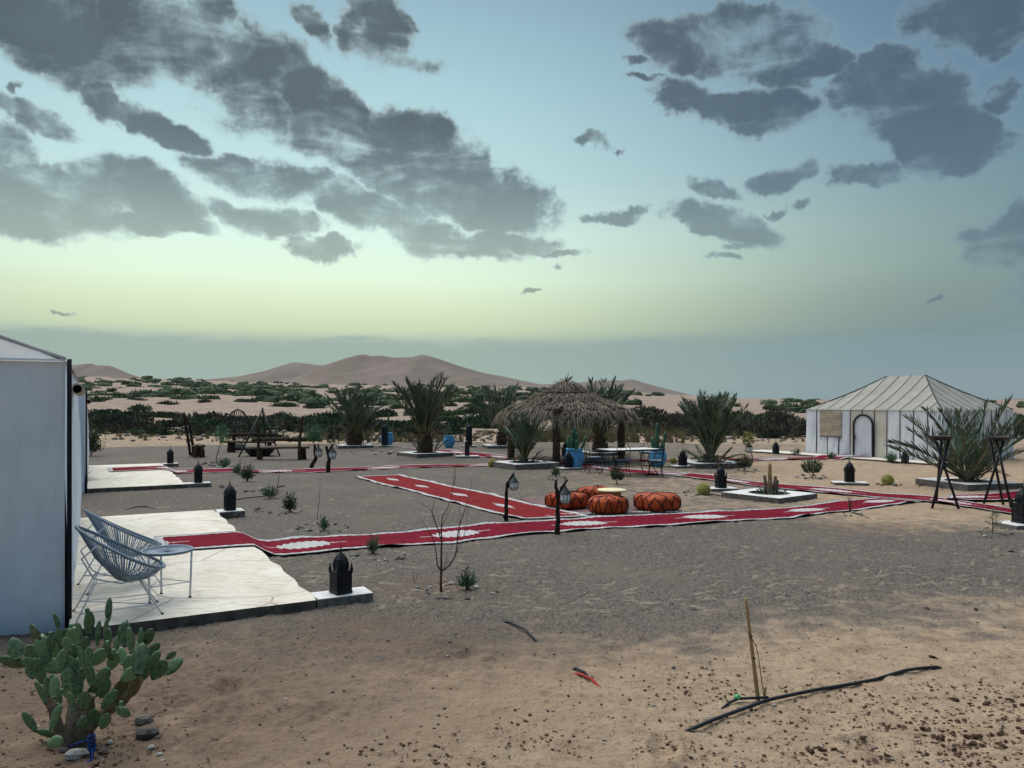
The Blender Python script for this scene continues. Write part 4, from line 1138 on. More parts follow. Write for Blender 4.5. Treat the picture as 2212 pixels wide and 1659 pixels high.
b = planter('white topped planter at the foot of the right tent palm', 2090, 1051, 1.75, .25, h=.16)
palm('sprawling date palm with long arching fronds before the right tent', b, 19, 2.25, (36, 86), .16, .20, 7, dry=4, skirt=4, extra=[(170, 26, 2.1), (12, 38, 2.0), (200, 45, 1.8)])
bp = planter('white topped square planter with dead cactus stumps beside the long runner', 1661, 1076, 1.55, .66, h=.13, hole=.6)

# ------------------------------------------------------------------ blue pots with cacti
def pot_proto():
    mb = MB(); mb.lathe([(0, .0), (.15, 0), (.20, .05), (.27, .18), (.315, .33), (.31, .46), (.27, .56), (.25, .60), (.275, .63), (.285, .66), (.27, .69), (.235, .69), (.225, .64), (.21, .60), (0, .60)], 28)
    return mb
def cactus_col(p0, pts, r, parent, name='cactus_column'):
    mb = MB(); path, L = resample([Vector(q) for q in pts], 12)
    base = len(mb.v); n = 14
    mb.tube(path, [r*(.82 + .18*min(1, i/3))*(1 if i < 10 else (.9 if i == 10 else (.7 if i == 11 else .3))) for i in range(13)], n)
    for i in range(len(mb.v)):                                     # ribs
        j = i % n; c = path[min(i//n, 12)]
        if j % 2: mb.v[i] = tuple(Vector(mb.v[i]).lerp(c, .2))
    return mb.build(name, 'cactus', parent)
def pot_with_cactus(label_pot, label_cac, u, v, s, cols, seed):
    p = drop(gp(u, v)); r = tag(pot_proto().build('blue_pot', 'pot', None, (0, 0, 0)), label_pot, 'pot', 'blue clay pots')
    r.location = (p.x, p.y, p.z - .02); r.scale = (s, s, s)
    root = thing('potted_cactus', label_cac, 'cactus', (p.x, p.y, p.z + .58*s)); 
    for (pts, rad) in cols: cactus_col(None, [(a*s, b*s, c*s) for a, b, c in pts], rad*s, root)
rn = random.Random(9); cols = []
for i in range(11):
    a = i*2.4; rr_ = .05 + .12*(i % 3)/2; h = rn.uniform(.42, .85)*(1 - .25*(i % 3)/2); o_ = .06 + .13*(i % 3)
    cols.append(([(math.cos(a)*rr_, math.sin(a)*rr_, 0), (math.cos(a)*(rr_ + o_*.5), math.sin(a)*(rr_ + o_*.5), h*.45), (math.cos(a)*(rr_ + o_*.75), math.sin(a)*(rr_ + o_*.75), h)], .048))
pot_with_cactus('large sky blue clay pot under the thatched shade', 'cluster of upright green cactus columns in the large blue pot', 1241, 1012.5, 1.05, cols, 1)
pot_with_cactus('blue clay pot beside the iron dining table', 'tall branching green cactus in the pot by the iron table', 1421, 1008.5, .95,
    [([(0, 0, 0), (-.02, 0, .5), (-.02, 0, 1.05)], .075), ([(-.06, .03, .05), (-.17, .03, .25), (-.2, .03, .52)], .085), ([(.06, 0, 0), (.17, 0, .2), (.26, 0, .45), (.29, 0, .72)], .07), ([(.02, -.06, 0), (.05, -.12, .2)], .05)], 2)
pot_with_cactus('small blue pot right of the largest palm', 'spiky cactus in the small blue pot right of the largest palm', 970, 968, .92,
    [([(0, 0, 0), (-.01, 0, .5), (.0, 0, .8)], .06), ([(-.08, 0, 0), (-.2, 0, .25), (-.22, 0, .38)], .045), ([(.08, 0, 0), (.15, 0, .2), (.2, 0, .3)], .045), ([(.04, .05, 0), (.06, .09, .35)], .045), ([(-.06, .0, 0), (-.1, .02, .25)], .05)], 3)
pot_with_cactus('blue pot mostly hidden behind the left pillar lantern', 'thin cactus in the pot behind the left pillar lantern', 836, 964.5, 1.05,
    [([(0, 0, 0), (.03, 0, .6), (.12, 0, 1.05)], .045), ([(.06, 0, 0), (.18, 0, .25), (.3, 0, .42)], .05)], 4)

# ------------------------------------------------------------------ thatched shade
def shade_hut():
    c = Vector((2.12, 29.95, 0)); c.z = gz(c.x, c.y)
    root = thing('thatched_shade', 'round palm thatch sunshade on four palm trunk posts', 'sunshade', c)
    for (u, v) in ((1104, 998.5), (1202, 1005.5), (1342, 996.5), (1240, 982)):
        p = gp(u, v) - c; mb = MB(); prof = [(0, -.1)]; H = 2.05
        for i in range(24):
            r = .145*(1 + .06*math.sin(i*1.9)) ; prof += [(r, H*i/24), (r*.93, H*(i + .6)/24)]
        prof += [(.13, H), (0, H)]
        mb.lathe(prof, 12, (p.x, p.y, 0), wob=.05, smooth=False); mb.build('post', 'trunk', root)
    ring = MB()
    pr = [gp(u, v) - c for (u, v) in ((1104, 998.5), (1202, 1005.5), (1342, 996.5), (1240, 982))]
    for a in range(4):
        bm_ = MB(); q0, q1 = pr[a], pr[(a+1) % 4]; bm_.tube([(q0.x, q0.y, 1.98), (q1.x, q1.y, 1.98)], .05, 7); bm_.build('beam', 'wood', root)
    for a in range(10):
        an = 2*math.pi*a/10; bm_ = MB(); bm_.tube([(math.cos(an)*2.55, math.sin(an)*2.4, 1.84), (0, 0, 3.0)], .035, 6); bm_.build('rafter', 'wood', root)
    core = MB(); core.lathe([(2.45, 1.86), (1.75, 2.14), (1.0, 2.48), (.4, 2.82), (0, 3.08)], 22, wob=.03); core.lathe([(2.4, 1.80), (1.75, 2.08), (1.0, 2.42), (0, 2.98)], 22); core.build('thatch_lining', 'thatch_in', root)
    rn = random.Random(8)
    tiers = [(2.62, 1.84, 1.3, 2.38, 3900), (1.68, 2.24, .75, 2.68, 2600), (.95, 2.58, .04, 3.14, 1500)]
    for (r0, z0, r1, z1, n) in tiers:
        mb = MB()
        for i in range(n):
            a = rn.uniform(0, 2*math.pi); t = rn.random()**1.25
            rr = r1 + (r0 - r1)*(1 - t*.85); zz = z1 + (z0 - z1)*(1 - t*.85)
            ln = rn.uniform(.35, .85); tw = rn.gauss(0, .75)
            o_ = Vector((math.cos(a + tw), math.sin(a + tw), 0)); e_ = Vector((math.cos(a), math.sin(a), 0))
            sl = (z0 - z1)/(r0 - r1)
            st = Vector((math.cos(a)*rr, math.sin(a)*rr*.94, zz + rn.uniform(.0, .10)))
            en = st + o_*ln*.8 + Vector((0, 0, ln*.8*sl - .35*ln*max(0, (rr + ln*.8 - r0))/.4 + rn.gauss(0, .07)))
            if (en.x**2 + en.y**2)**.5 > r0 + .12: en -= o_*.15; en.z -= rn.uniform(-.04, .09)
            w = Vector((-o_.y, o_.x, rn.uniform(-.6, .6)))*rn.uniform(.008, .022)
            md = (st + en)/2 + Vector((0, 0, rn.uniform(-.02, .06)))
            v = [mb.vert(st + w*.4), mb.vert(st - w*.4), mb.vert(md - w), mb.vert(md + w), mb.vert(en)]
            mb.face((v[0], v[1], v[2], v[3])); mb.face((v[3], v[2], v[4]))
        stuff(mb.build('thatch_layer', 'thatch', root))
    for (rr, zz) in ((1.62, 2.30), (.95, 2.64), (.4, 2.95)):
        rb = MB(); rb.tube([(math.cos(2*math.pi*i/28)*rr, math.sin(2*math.pi*i/28)*rr*.94, zz + rn.uniform(-.02, .03)) for i in range(28)], .035, 6, closed=True); rb.build('binding_pole', 'wood', root)
    for i in range(13):
        a = rn.uniform(0, 6.28); tb = MB(); ln = rn.uniform(.22, .5); an = rn.uniform(.15, 1.0)
        tb.tube([(0, 0, 2.98), (math.cos(a)*ln*.5*an, math.sin(a)*ln*.5*an, 3.04 + ln*.4), (math.cos(a)*ln*an, math.sin(a)*ln*an, 3.06 + ln*(.9 - .5*an))], [.022, .016, .006], 5); tb.build('ridge_stick', 'wood', root)
shade_hut()

# ------------------------------------------------------------------ iron table and chairs
def iron_table():
    c = drop(gp(1358, 1026)); root = thing('dining_table', 'rectangular iron dining table with a pale top under the shade', 'table', c, R(24))
    L, W, H = 1.85, .95, .80
    mb = MB(); mb.box((0, 0, H - .012), (L - .03, W - .03, .022)); mb.build('table_top', 'white_top', root)
    fb = MB()
    for (a, b) in (((-1, -1), (1, -1)), ((1, -1), (1, 1)), ((1, 1), (-1, 1)), ((-1, 1), (-1, -1))):
        sx = .03 if a[0] == b[0] else L + .03; sy = .03 if a[1] == b[1] else W - .03
        fb.box(((a[0] + b[0])/2*L/2, (a[1] + b[1])/2*W/2, H - .022), (sx, sy, .05))
    stuff_ = fb.build('rim', 'iron', root)
    for sx in (-1, 1):
        for sy in (-1, 1):
            lb = MB(); lb.tube([(sx*L*.42, sy*W*.40, H - .04), (sx*L*.39, sy*W*.37, H*.7), (sx*L*.36, sy*W*.34, H*.45), (sx*L*.39, sy*W*.37, H*.2), (sx*L*.45, sy*W*.44, 0)], .016, 6); lb.build('leg', 'iron', root)
    for sy in (-1, 1):
        sb = MB(); sb.tube([(-L*.37, sy*W*.345, H*.36), (L*.37, sy*W*.345, H*.36)], .010, 6); sb.build('stretcher', 'iron', root)
iron_table()
def iron_chair_proto():
    root = thing('iron_chair', 'x', 'chair', (0, 0, -50)); r = .011
    mb = MB(); mb.box((0, 0, .455), (.42, .42, .03)); mb.build('seat', 'iron', root)
    cb = MB(); cb.box((0, 0, .49), (.38, .38, .04)); cb.build('seat_cushion', 'cord', root)
    for sx in (-1, 1):
        for sy in (-1, 1):
            lb = MB(); lb.tube([(sx*.19, sy*.19, .45), (sx*.175, sy*.175, .32), (sx*.19, sy*.19, .16), (sx*.23, sy*.23, 0)], r, 6); lb.build('leg', 'iron', root)
        ab = MB(); ab.tube([(-.20, sx*.20, .70), (.05, sx*.235, .70), (.18, sx*.235, .68), (.21, sx*.23, .60), (.19, sx*.22, .46)], r, 6); ab.build('armrest', 'iron', root)
        br = MB(); br.tube([(.17, sx*.19, .33), (.05, sx*.19, .40), (-.05, sx*.19, .40), (-.17, sx*.19, .33)], .008, 5); br.build('brace', 'iron', root)
    bb = MB(); bb.tube([(-.20, -.20, .44), (-.22, -.205, .65), (-.25, -.20, .85), (-.265, -.13, .98), (-.27, 0, 1.02), (-.265, .13, .98), (-.25, .20, .85), (-.22, .205, .65), (-.20, .20, .44)], r, 6); bk = bb.build('back_frame', 'iron', root)
    for s in (-1, 1):
        sb = MB(); sb.tube([(-.21, s*.03, .46), (-.225, s*.09, .58), (-.235, s*.03, .68), (-.245, s*.10, .80), (-.255, s*.06, .90), (-.25, s*.02, .86)], .008, 5); sb.build('scroll', 'iron', bk)
    return remember(root)
ic = iron_chair_proto()
CH = [((1282, 1021), R(15), 'iron chair at the left end of the dining table'), ((1311, 1009), R(-62), 'iron chair behind the left half of the dining table'),
      ((1343, 1029), R(95), 'iron chair in front of the dining table'), ((1416, 1030), R(165), 'iron chair at the right front corner of the dining table'), ((1398, 1007), R(-120), 'iron chair behind the right half of the dining table')]
for i, ((u, v), rz, lab) in enumerate(CH):
    p = drop(gp(u, v)); o = ic if i == 0 else dup(ic, p, rz)
    o.location = p; o.rotation_euler = (0, 0, rz); o['label'] = lab; o['group'] = 'iron chairs round the dining table'

# ------------------------------------------------------------------ poufs and low table
def pouf_mat():
    m, k, b = shade('orange_leather', .7, .25); v = coords(k)
    n = k.noise(v, 5, 5, .6); n2 = k.noise(v, 40, 3, .6)
    c = k.mix(k.step(n, .3, .7), lin('963816'), lin('c05527')); c = k.mix(k.mul(k.step(n2, .5, .75), .3), c, lin('6d2712'))
    k.put(b.inputs['Base Color'], c); bump(k, b, k.add(n, n2), .35, .01); return m
M['pouf'] = pouf_mat()
def pouf(label, u, v, r, h, rz, square, seed, tilt=0.0):
    p = drop(gp(u, v), .016); rn = random.Random(seed)
    root = thing('pouf', label, 'pouf', p, rz, 'orange leather poufs on the old rug'); root.rotation_euler = (tilt, 0, rz)
    ex = 2.0 + square*3.2
    ph = [rn.uniform(0, 6) for _ in range(5)]
    def S(a, t):
        prof_r = [(0, .0), (.62, .0), (.86, .05), (.98, .22), (1.0, .5), (.96, .76), (.80, .93), (.5, 1.0), (0, 1.02)]
        f = t*8; i = min(7, int(f)); q = f - i
        rr = prof_r[i][0]*(1 - q) + prof_r[i+1][0]*q; zz = prof_r[i][1]*(1 - q) + prof_r[i+1][1]*q
        ca, sa = math.cos(a), math.sin(a)
        k_ = 1/((abs(ca)**ex + abs(sa)**ex)**(1/ex))
        w = 1 + .03*math.sin(3*a + ph[0]) + .025*math.sin(5*a + ph[1] + 2*t)
        return Vector((ca*k_*rr*r*w, sa*k_*rr*r*w*.97, zz*h*(1 + .05*math.sin(2*a + ph[2])*t)))
    mb = MB(); mb.grid(lambda x_, y_: S(2*math.pi*x_, y_), 40, 24, 0); mb.build('cushion', 'pouf', root)
    def line(pts, w=.011):
        fine = []
        for (a, t), (a2, t2) in zip(pts, pts[1:]): fine += [S(a + (a2 - a)*q/6, t + (t2 - t)*q/6) for q in range(6)]
        fine.append(S(*pts[-1])); lb = MB(); lb.tube([q + Vector((q.x, q.y, 0)).normalized()*.003 + Vector((0, 0, .002)) for q in fine], w, 5); lb.build('braid', 'pouf_band', root)
    n = 11; 
    for i in range(n):
        a0 = 2*math.pi*i/n; d = 2*math.pi/n; j = rn.uniform(-.1, .1)
        line([(a0 + j, .20), (a0 + d*.25, .45), (a0 + d*.42, .66), (a0 + d*.5, .70), (a0 + d*.58, .66), (a0 + d*.75, .45), (a0 + d + j*.5, .20)] if square < .5 else [(a0 + j, .18), (a0 + d*.5, .45), (a0 + d*.95, .72)])
        if square >= .5: line([(a0 + d, .18), (a0 + d*.55, .45), (a0 + j, .72)])
        if i % 2 == 0 or square < .5: line([(a0 + d*.2, .74), (a0 + d*.1 + j, .83), (a0 + j*3, .93), (a0 + j*5, .96)])
    line([(2*math.pi*i/40, .18 + .01*math.sin(i)) for i in range(41)], .009)
pouf('orange pouf with black zigzag braid in front of the low table', 1315, 1110, .405, .345, .3, 0, 1)
pouf('orange pouf behind the forked lantern post, left of the low table', 1225, 1097, .40, .33, .6, .6, 2)
pouf('orange pouf farthest back, behind the low table', 1283, 1083, .36, .32, 1.1, .6, 3)
pouf('orange square sided pouf standing apart on the right', 1421, 1105, .40, .34, .45, 1, 4)
def low_table():
    p = drop(gp(1322, 1096), .015); root = thing('low_table', 'low round table with a cream top among the poufs', 'table', p, .4)
    mb = MB(); mb.lathe([(0, .335), (.30, .335), (.315, .343), (.315, .36), (.305, .368), (0, .368)], 32); mb.build('table_top', 'yellow', root)
    for a in range(4):
        lb = MB(); q = a*math.pi/2 + .4; lb.box((math.cos(q)*.2, math.sin(q)*.2, .165), (.05, .05, .335), q); lb.build('leg', 'ochre', root)
    for a in range(4):
        q0, q1 = a*math.pi/2 + .4, (a+1)*math.pi/2 + .4
        m0 = Vector((math.cos(q0) + math.cos(q1), math.sin(q0) + math.sin(q1), 0))*.1; L = (Vector((math.cos(q0) - math.cos(q1), math.sin(q0) - math.sin(q1), 0))*.2).length
        ab = MB(); ab.box((m0.x, m0.y, .28), (L - .05, .025, .10), math.atan2(math.sin(q1) - math.sin(q0), math.cos(q1) - math.cos(q0))); ab.build('apron', 'ochre', root)
low_table()

# ------------------------------------------------------------------ woven lounge chairs and side table
def lounge_chair_proto():
    root = thing('lounge_chair', 'x', 'chair', (0, 0, -50))
    tl = math.atan2(.46, .80); n = 64
    cx, cz = -.02, .64                                             # centre of the tilted egg shaped rim; chair faces +X
    def rim(a):
        x = .46*math.cos(a); y = .37*math.sin(a)*(1 + .10*math.cos(a)); bend = .05*math.cos(2*a)
        return Vector((cx + x*math.cos(tl) + bend*math.sin(tl)*-1, y, cz - x*math.sin(tl) + bend*.6))
    rb = MB(); rb.tube([rim(2*math.pi*i/n) for i in range(n)], .0165, 7, closed=True); rb.build('rim', 'cord', root)
    def low(a): return Vector((-.02 + .085*math.cos(a), .085*math.sin(a), .335 - .03*math.cos(a)))
    hb = MB(); hb.tube([low(2*math.pi*i/20) for i in range(20)], .010, 5, closed=True); hb.build('seat_ring', 'cord', root)
    cb = MB()
    for i in range(92):
        a = 2*math.pi*(i + .5)/92; p, q = rim(a), low(a)
        m_ = p.lerp(q, .55) + Vector((0, 0, -.028)) + (p - Vector((0, 0, p.z))).normalized()*.02
        cb.tube([p, m_, q], .0052, 4)
    stuff(cb.build('cord_weave', 'cord', root))
    top = rim(math.pi)
    for s in (-1, 1):
        pb = rim(math.pi - s*.95)
        lb = MB(); lb.tube([(pb.x, pb.y, pb.z), (-.40, s*.24, .62), (-.30, s*.20, .42), (-.24, s*.17, .385)], .008, 6); lb.build('back_support', 'rod', root)
        lg = MB(); lg.tube([(-.26, s*.19, .40), (-.36, s*.25, .2), (-.46, s*.30, 0)], .0085, 6); lg.build('leg', 'rod', root)
        fg = MB(); fg.tube([(.10, s*.13, .36), (.20, s*.20, .18), (.31, s*.27, 0)], .0085, 6); fl = fg.build('leg', 'rod', root)
        for (x_, y_) in ((.312, s*.272), (-.462, s*.302)):
            ft = MB(); ft.lathe([(0, 0), (.016, 0), (.014, .012), (0, .013)], 8, (x_, y_, 0)); ft.build('foot_cap', 'iron', root)
        sb = MB(); sb.tube([(-.41, s*.275, .10), (.255, s*.237, .10)], .006, 5); sb.build('side_stretcher', 'rod', root)
        ub = MB(); ub.tube([(-.24, s*.17, .385), (-.05, s*.15, .325), (.10, s*.13, .345), (.26, s*.20, .40), (rim(.55*s).x, rim(.55*s).y, rim(.55*s).z)], .008, 6); ub.build('seat_support', 'rod', root)
    cb2 = MB(); cb2.tube([(-.41, .275, .10), (.255, -.237, .10)], .006, 5); cb2.build('cross_stretcher', 'rod', root)
    return remember(root)
lc = lounge_chair_proto()
lc.location = (-3.93, 7.83, .1205); lc.rotation_euler = (0, 0, R(30)); lc['label'] = 'nearer grey corded lounge chair beside the left tent'; lc['group'] = 'pair of corded lounge chairs'
dup(lc, (-4.53, 9.05, .1205), R(38), 1.0, 'farther grey corded lounge chair behind the side table', 'pair of corded lounge chairs')
def side_table():
    p = gp(361, 1292, .12); root = thing('side_table', 'round grey corded side table on three white legs', 'table', (p.x, p.y, .1205), .5)
    r, h = .255, .52
    rb = MB(); rb.tube([(r*math.cos(2*math.pi*i/36), r*math.sin(2*math.pi*i/36), h) for i in range(36)], .017, 7, closed=True); rb.build('rim', 'cord', root)
    cb = MB()
    for i in range(80):
        a = 2*math.pi*i/80; cb.tube([(r*math.cos(a), r*math.sin(a), h + .004), (.035*math.cos(a + .4), .035*math.sin(a + .4), h - .018)], .0048, 4)
    stuff(cb.build('cord_weave', 'cord', root))
    for i in range(3):
        a = 2*math.pi*i/3 - .35; lb = MB(); lb.tube([(r*math.cos(a), r*math.sin(a), h), (r*.93*math.cos(a), r*.93*math.sin(a), 0)], .0115, 7); lb.build('leg', 'rod', root)
        a2 = a + 2*math.pi/3; sb = MB(); sb.tube([(r*.95*math.cos(a), r*.95*math.sin(a), .17), (r*.95*math.cos(a2), r*.95*math.sin(a2), .17)], .0055, 5); sb.build('stretcher', 'rod', root)
        ft = MB(); ft.lathe([(0, 0), (.018, 0), (.016, .012), (0, .013)], 8, (r*.93*math.cos(a), r*.93*math.sin(a), 0)); ft.build('foot_cap', 'iron', root)
side_table()

# ------------------------------------------------------------------ branch posts with hanging lanterns
def hang_lantern_proto():
    root = thing('hanging_lantern', 'x', 'lantern', (0, 0, -50))      # origin at the hook, hangs down
    w, n = .085, 8
    rg = MB(); rg.tube([(0, .018*math.cos(2*math.pi*i/10), -.02 + .018*math.sin(2*math.pi*i/10)) for i in range(10)], .0035, 4, closed=True); rg.build('ring', 'green_metal', root)
    lathe_part('cap', [(0, -.035), (.016, -.04), (.02, -.06), (.03, -.075), (.07, -.125), (.095, -.155), (.098, -.165), (.08, -.166), (0, -.15)], n, 'green_metal', root, False)
    gl = MB()
    for j in range(n):
        pb = MB(); a0, a1 = 2*math.pi*j/n, 2*math.pi*(j+1)/n
        q = [Vector((math.cos(a)*r, math.sin(a)*r, z)) for a, r, z in ((a0, w*.97, -.168), (a1, w*.97, -.168), (a1, w*.97, -.262), (a0, w*.97, -.262))]
        i4 = [pb.vert(x_) for x_ in q] + [pb.vert(x_*Vector((.95, .95, 1)).x if False else Vector((x_.x*.95, x_.y*.95, x_.z))) for x_ in q]
        pb.face(i4[:4]); pb.face(i4[4:][::-1]); pane = pb.build('pane', 'pane', root)
        lp = MB(); q2 = [Vector((math.cos(a)*r, math.sin(a)*r, z)) for a, r, z in ((a0, w*.97, -.268), (a1, w*.97, -.268), (a1, w*.62, -.305), (a0, w*.62, -.305))]
        i4 = [lp.vert(x_) for x_ in q2]; lp.face(i4); i5 = [lp.vert(Vector((x_.x*.95, x_.y*.95, x_.z + .003))) for x_ in q2]; lp.face(i5[::-1]); lp.build('lower_pane', 'pane', root)
        br = MB(); a = a0; br.tube([(math.cos(a)*w, math.sin(a)*w, -.162), (math.cos(a)*w, math.sin(a)*w, -.265), (math.cos(a)*w*.62, math.sin(a)*w*.62, -.31)], .0055, 4); br.build('frame_bar', 'green_metal', root)
    hb = MB(); hb.tube([(w*1.0*math.cos(2*math.pi*i/8), w*math.sin(2*math.pi*i/8), -.265) for i in range(8)], .006, 4, closed=True); hb.build('frame_ring', 'green_metal', root)
    lathe_part('bottom', [(0, -.325), (.03, -.32), (w*.66, -.312), (w*.66, -.303), (0, -.303)], n, 'green_metal', root, False)
    return remember(root)
hl = hang_lantern_proto()
def branch_post(label, u, v, limbs, hook, lab2, sc_=1.0, first=[True]):
    b0 = gp(u, v); d = b0.y; b0.z = gz(b0.x, b0.y)
    root = thing('branch_post', label, 'post', b0, group='crooked branch posts for lanterns')
    for name, pts, rad in limbs:
        P_ = [at(a, b_, d + dd) - Vector(b0) for a, b_, dd in pts]
        path, L = resample(P_, 14); rn = random.Random(int(u)); rad = rad*1.3
        path = [q + Vector((rn.uniform(-1, 1), rn.uniform(-1, 1), 0))*.008 for q in path]
        mb = MB(); mb.tube(path, [rad*(1 - .45*i/14)*rn.uniform(.9, 1.1) for i in range(15)], 8); mb.build(name, 'branch', root)
    h = at(hook[0], hook[1], d + hook[2])
    o = hl if first[0] else dup(hl, h, 0.3)
    first[0] = False
    o.location = h; o.scale = (sc_,)*3; o['label'] = lab2; o['group'] = 'small glazed lanterns hung on branches'
branch_post('crooked dark branch post beside the diagonal carpet', 1093, 1126, [('stem', [(1093, 1128, 0), (1094, 1100, 0), (1094, 1070, 0), (1096, 1040, 0)], .033), ('fork', [(1096, 1052, 0), (1102, 1036, 0), (1110, 1022, 0)], .026), ('stub', [(1093, 1123, 0), (1089, 1116, -.05), (1088, 1112, -.05)], .022)],
    (1110, 1023, -.02), 'glazed lantern hung on the branch beside the diagonal carpet', 1.0)
branch_post('Y shaped dark branch post in front of the left pouf', 1204, 1154, [('stem', [(1204, 1157, 0), (1205, 1130, 0), (1205, 1100, 0), (1205, 1068, 0)], .038), ('fork', [(1205, 1072, 0), (1201, 1052, 0), (1201, 1037, 0)], .028), ('fork', [(1205, 1075, 0), (1213, 1055, 0), (1225, 1037, 0)], .027)],
    (1221, 1044, -.04), 'glazed lantern hung from the Y shaped branch before the left pouf', 1.1)
branch_post('kinked branch post left of the pair by the benches', 671, 1011, [('stem', [(671, 1013, 0), (676, 1000, 0), (682, 992, 0), (680, 978, 0), (680, 960, 0)], .06), ('twig', [(680, 980, 0), (686, 968, 0), (688, 959, 0)], .03)],
    (688, 960, 0), 'lantern hung on the kinked post beside the benches', 1.4)
branch_post('forked branch post right of the pair by the benches', 709, 1020, [('stem', [(709, 1022, 0), (709, 1005, 0), (711, 990, 0), (708, 976, 0), (705, 963, 0)], .06), ('fork', [(710, 978, 0), (714, 968, 0), (718, 960, 0)], .035)],
    (718, 962, 0), 'lantern hung on the forked post beside the benches', 1.4)

# ------------------------------------------------------------------ rustic benches, fire tripod and bowl
def log(name, parent, pts, rad, mat='wood', seed=0, flat=1.0):
    rn = random.Random(seed); path, L = resample([Vector(p) for p in pts], 9)
    mb = MB(); mb.tube([q + Vector((rn.uniform(-1, 1), rn.uniform(-1, 1), 0))*rad*.12 for q in path], [rad*(1 - .18*i/9)*rn.uniform(.9, 1.12) for i in range(10)], 8, flat=flat); return mb.build(name, mat, parent)
def bench(label, loc, rz, L, posts, seed):
    root = thing('rustic_bench', label, 'bench', loc, rz, 'rustic log benches round the fire bowl')
    for (y_, z_) in ((-.12, .47), (.12, .465)):
        mb = MB(); rn = random.Random(seed)
        mb.grid(lambda a, b: Vector((-L/2 + L*a, y_ + .11*math.cos(2*math.pi*b)*(1 + .06*math.sin(9*a)), z_ + .055*math.sin(2*math.pi*b) + .015*math.sin(3*a + seed))), 14, 10, 0)
        for e in (-1, 1):
            mb.face([mb.vert((e*L/2, y_ + .11*math.cos(2*math.pi*j/10), z_ + .055*math.sin(2*math.pi*j/10))) for j in range(10)][::e])
        mb.build('seat_plank', 'woodtop', root)
    for e in (-1, 1):
        log('leg', root, [(e*L*.40, -.1, -.08), (e*L*.405, -.1, .2), (e*L*.40, -.08, .44)], .11, seed=seed + e)
        log('leg', root, [(e*L*.36, .16, -.08), (e*L*.35, .14, .2), (e*L*.38, .12, .44)], .09, seed=seed + 3 + e)
    if posts:
        for e, top, ben in posts:
            log('back_post', root, [(e*L*.36, .22, -.1), (e*L*.37 + .03, .24, .5), (e*L*.36 + ben*.4, .30, .9), (e*L*.38 + ben, .34, top)], .065, seed=seed + 5 + e)
        log('back_rail', root, [(-L*.5, .20, .78), (0, .21, .80), (L*.5, .20, .78)], .055, 'wood', seed, 1.5)
    return root
bp_ = drop(gp(607, 993)); bench('log bench with crooked back posts facing the fire bowl, nearest', bp_, R(183), 2.15, [(-1, 1.72, -.1), (1, 1.55, .03)], 1)
bp2 = drop(gp(540, 977)); bench('log bench with a plain back rail beyond the fire bowl', bp2, R(3), 2.2, [(-1, 1.15, 0), (1, 1.1, 0)], 2)
bp3 = drop(gp(428, 987)); bench('log bench seen end on with two tall slanting posts, leftmost', bp3, R(118), 1.3, None, 3)
b3 = [o for o in bpy.data.objects if o.get('label', '').startswith('log bench seen end on')][0]
for pts in ([(411, 984), (407, 955), (402, 925), (397, 893)], [(427, 987), (417, 965), (413, 940), (409, 918), (399, 896)]):
    q = [(b3.matrix_basis.inverted() @ at(u, v, bp3.y)) for u, v in pts]; log('back_post', b3, q, .055, 'branch', 3)
def tripod():
    a = gp(514, 989); b_ = gp(605, 986); c_ = gp(575, 978); base = (a + b_ + c_)/3; apex = Vector((at(567, 884, base.y))); org = Vector((base.x, base.y, gz(base.x, base.y)))
    root = thing('fire_tripod', 'tall black iron tripod standing over the fire bowl', 'tripod', org)
    for q in (a, b_, c_):
        mb = MB(); e = apex + (apex - q).normalized()*.06; mb.tube([q - org - Vector((0, 0, .03)), e - org], .032, 8); mb.build('leg', 'iron', root)
    rg = MB(); rg.tube([apex - org + Vector((.06*math.cos(2*math.pi*i/10), .06*math.sin(2*math.pi*i/10), -.05)) for i in range(10)], .012, 5, closed=True); rg.build('collar', 'iron', root)
    f = gp(561, 985); r2 = thing('fire_bowl', 'wide black iron fire bowl on the ground under the tripod', 'fire bowl', drop(f))
    mb = MB(); mb.lathe([(0, 0), (.38, 0), (.42, .02), (.70, .33), (.72, .35), (.69, .35), (.40, .06), (0, .05)], 10, smooth=False); mb.build('bowl', 'iron', r2)
    for s in (-1, 1):
        hb = MB(); hb.tube([(s*.66, -.1, .29), (s*.78, -.08, .33), (s*.78, .08, .33), (s*.66, .1, .29)], .012, 5); hb.build('handle', 'iron', r2)
tripod()
def egg_frame():
    c = drop(gp(513, 972)); root = thing('wire_dome', 'egg shaped dark cane frame behind the log benches', 'frame', c, .3)
    H, w = 1.95, .56
    for j in range(10):
        a = math.pi*j/10*1.0 + .1; pts = []
        for i in range(13):
            t = i/12; r = w*math.sqrt(max(0, 1 - (2*(.1 + .9*t) - 1)**2))*(1.12 - .25*t); z = .28 + (H - .28)*t
            pts.append((math.cos(a*2)*r, math.sin(a*2)*r, z))
        mb = MB(); mb.tube(pts, .017 if j % 3 else .03, 5); mb.build('cane', 'iron', root)
    for z in (.55, .9, 1.3):
        t = (z - .28)/(H - .28); r = w*math.sqrt(max(0, 1 - (2*(.1 + .9*t) - 1)**2))*(1.12 - .25*t)
        mb = MB(); mb.tube([(math.cos(2*math.pi*i/16)*r, math.sin(2*math.pi*i/16)*r, z + .03*math.sin(i*2)) for i in range(16)], .014, 4, closed=True); mb.build('hoop', 'iron', root)
    mb = MB(); mb.lathe([(0, 0), (.4, 0), (.44, .05), (.40, .12), (.25, .28), (.22, .30), (0, .3)], 14); mb.build('base', 'iron', root)
egg_frame()
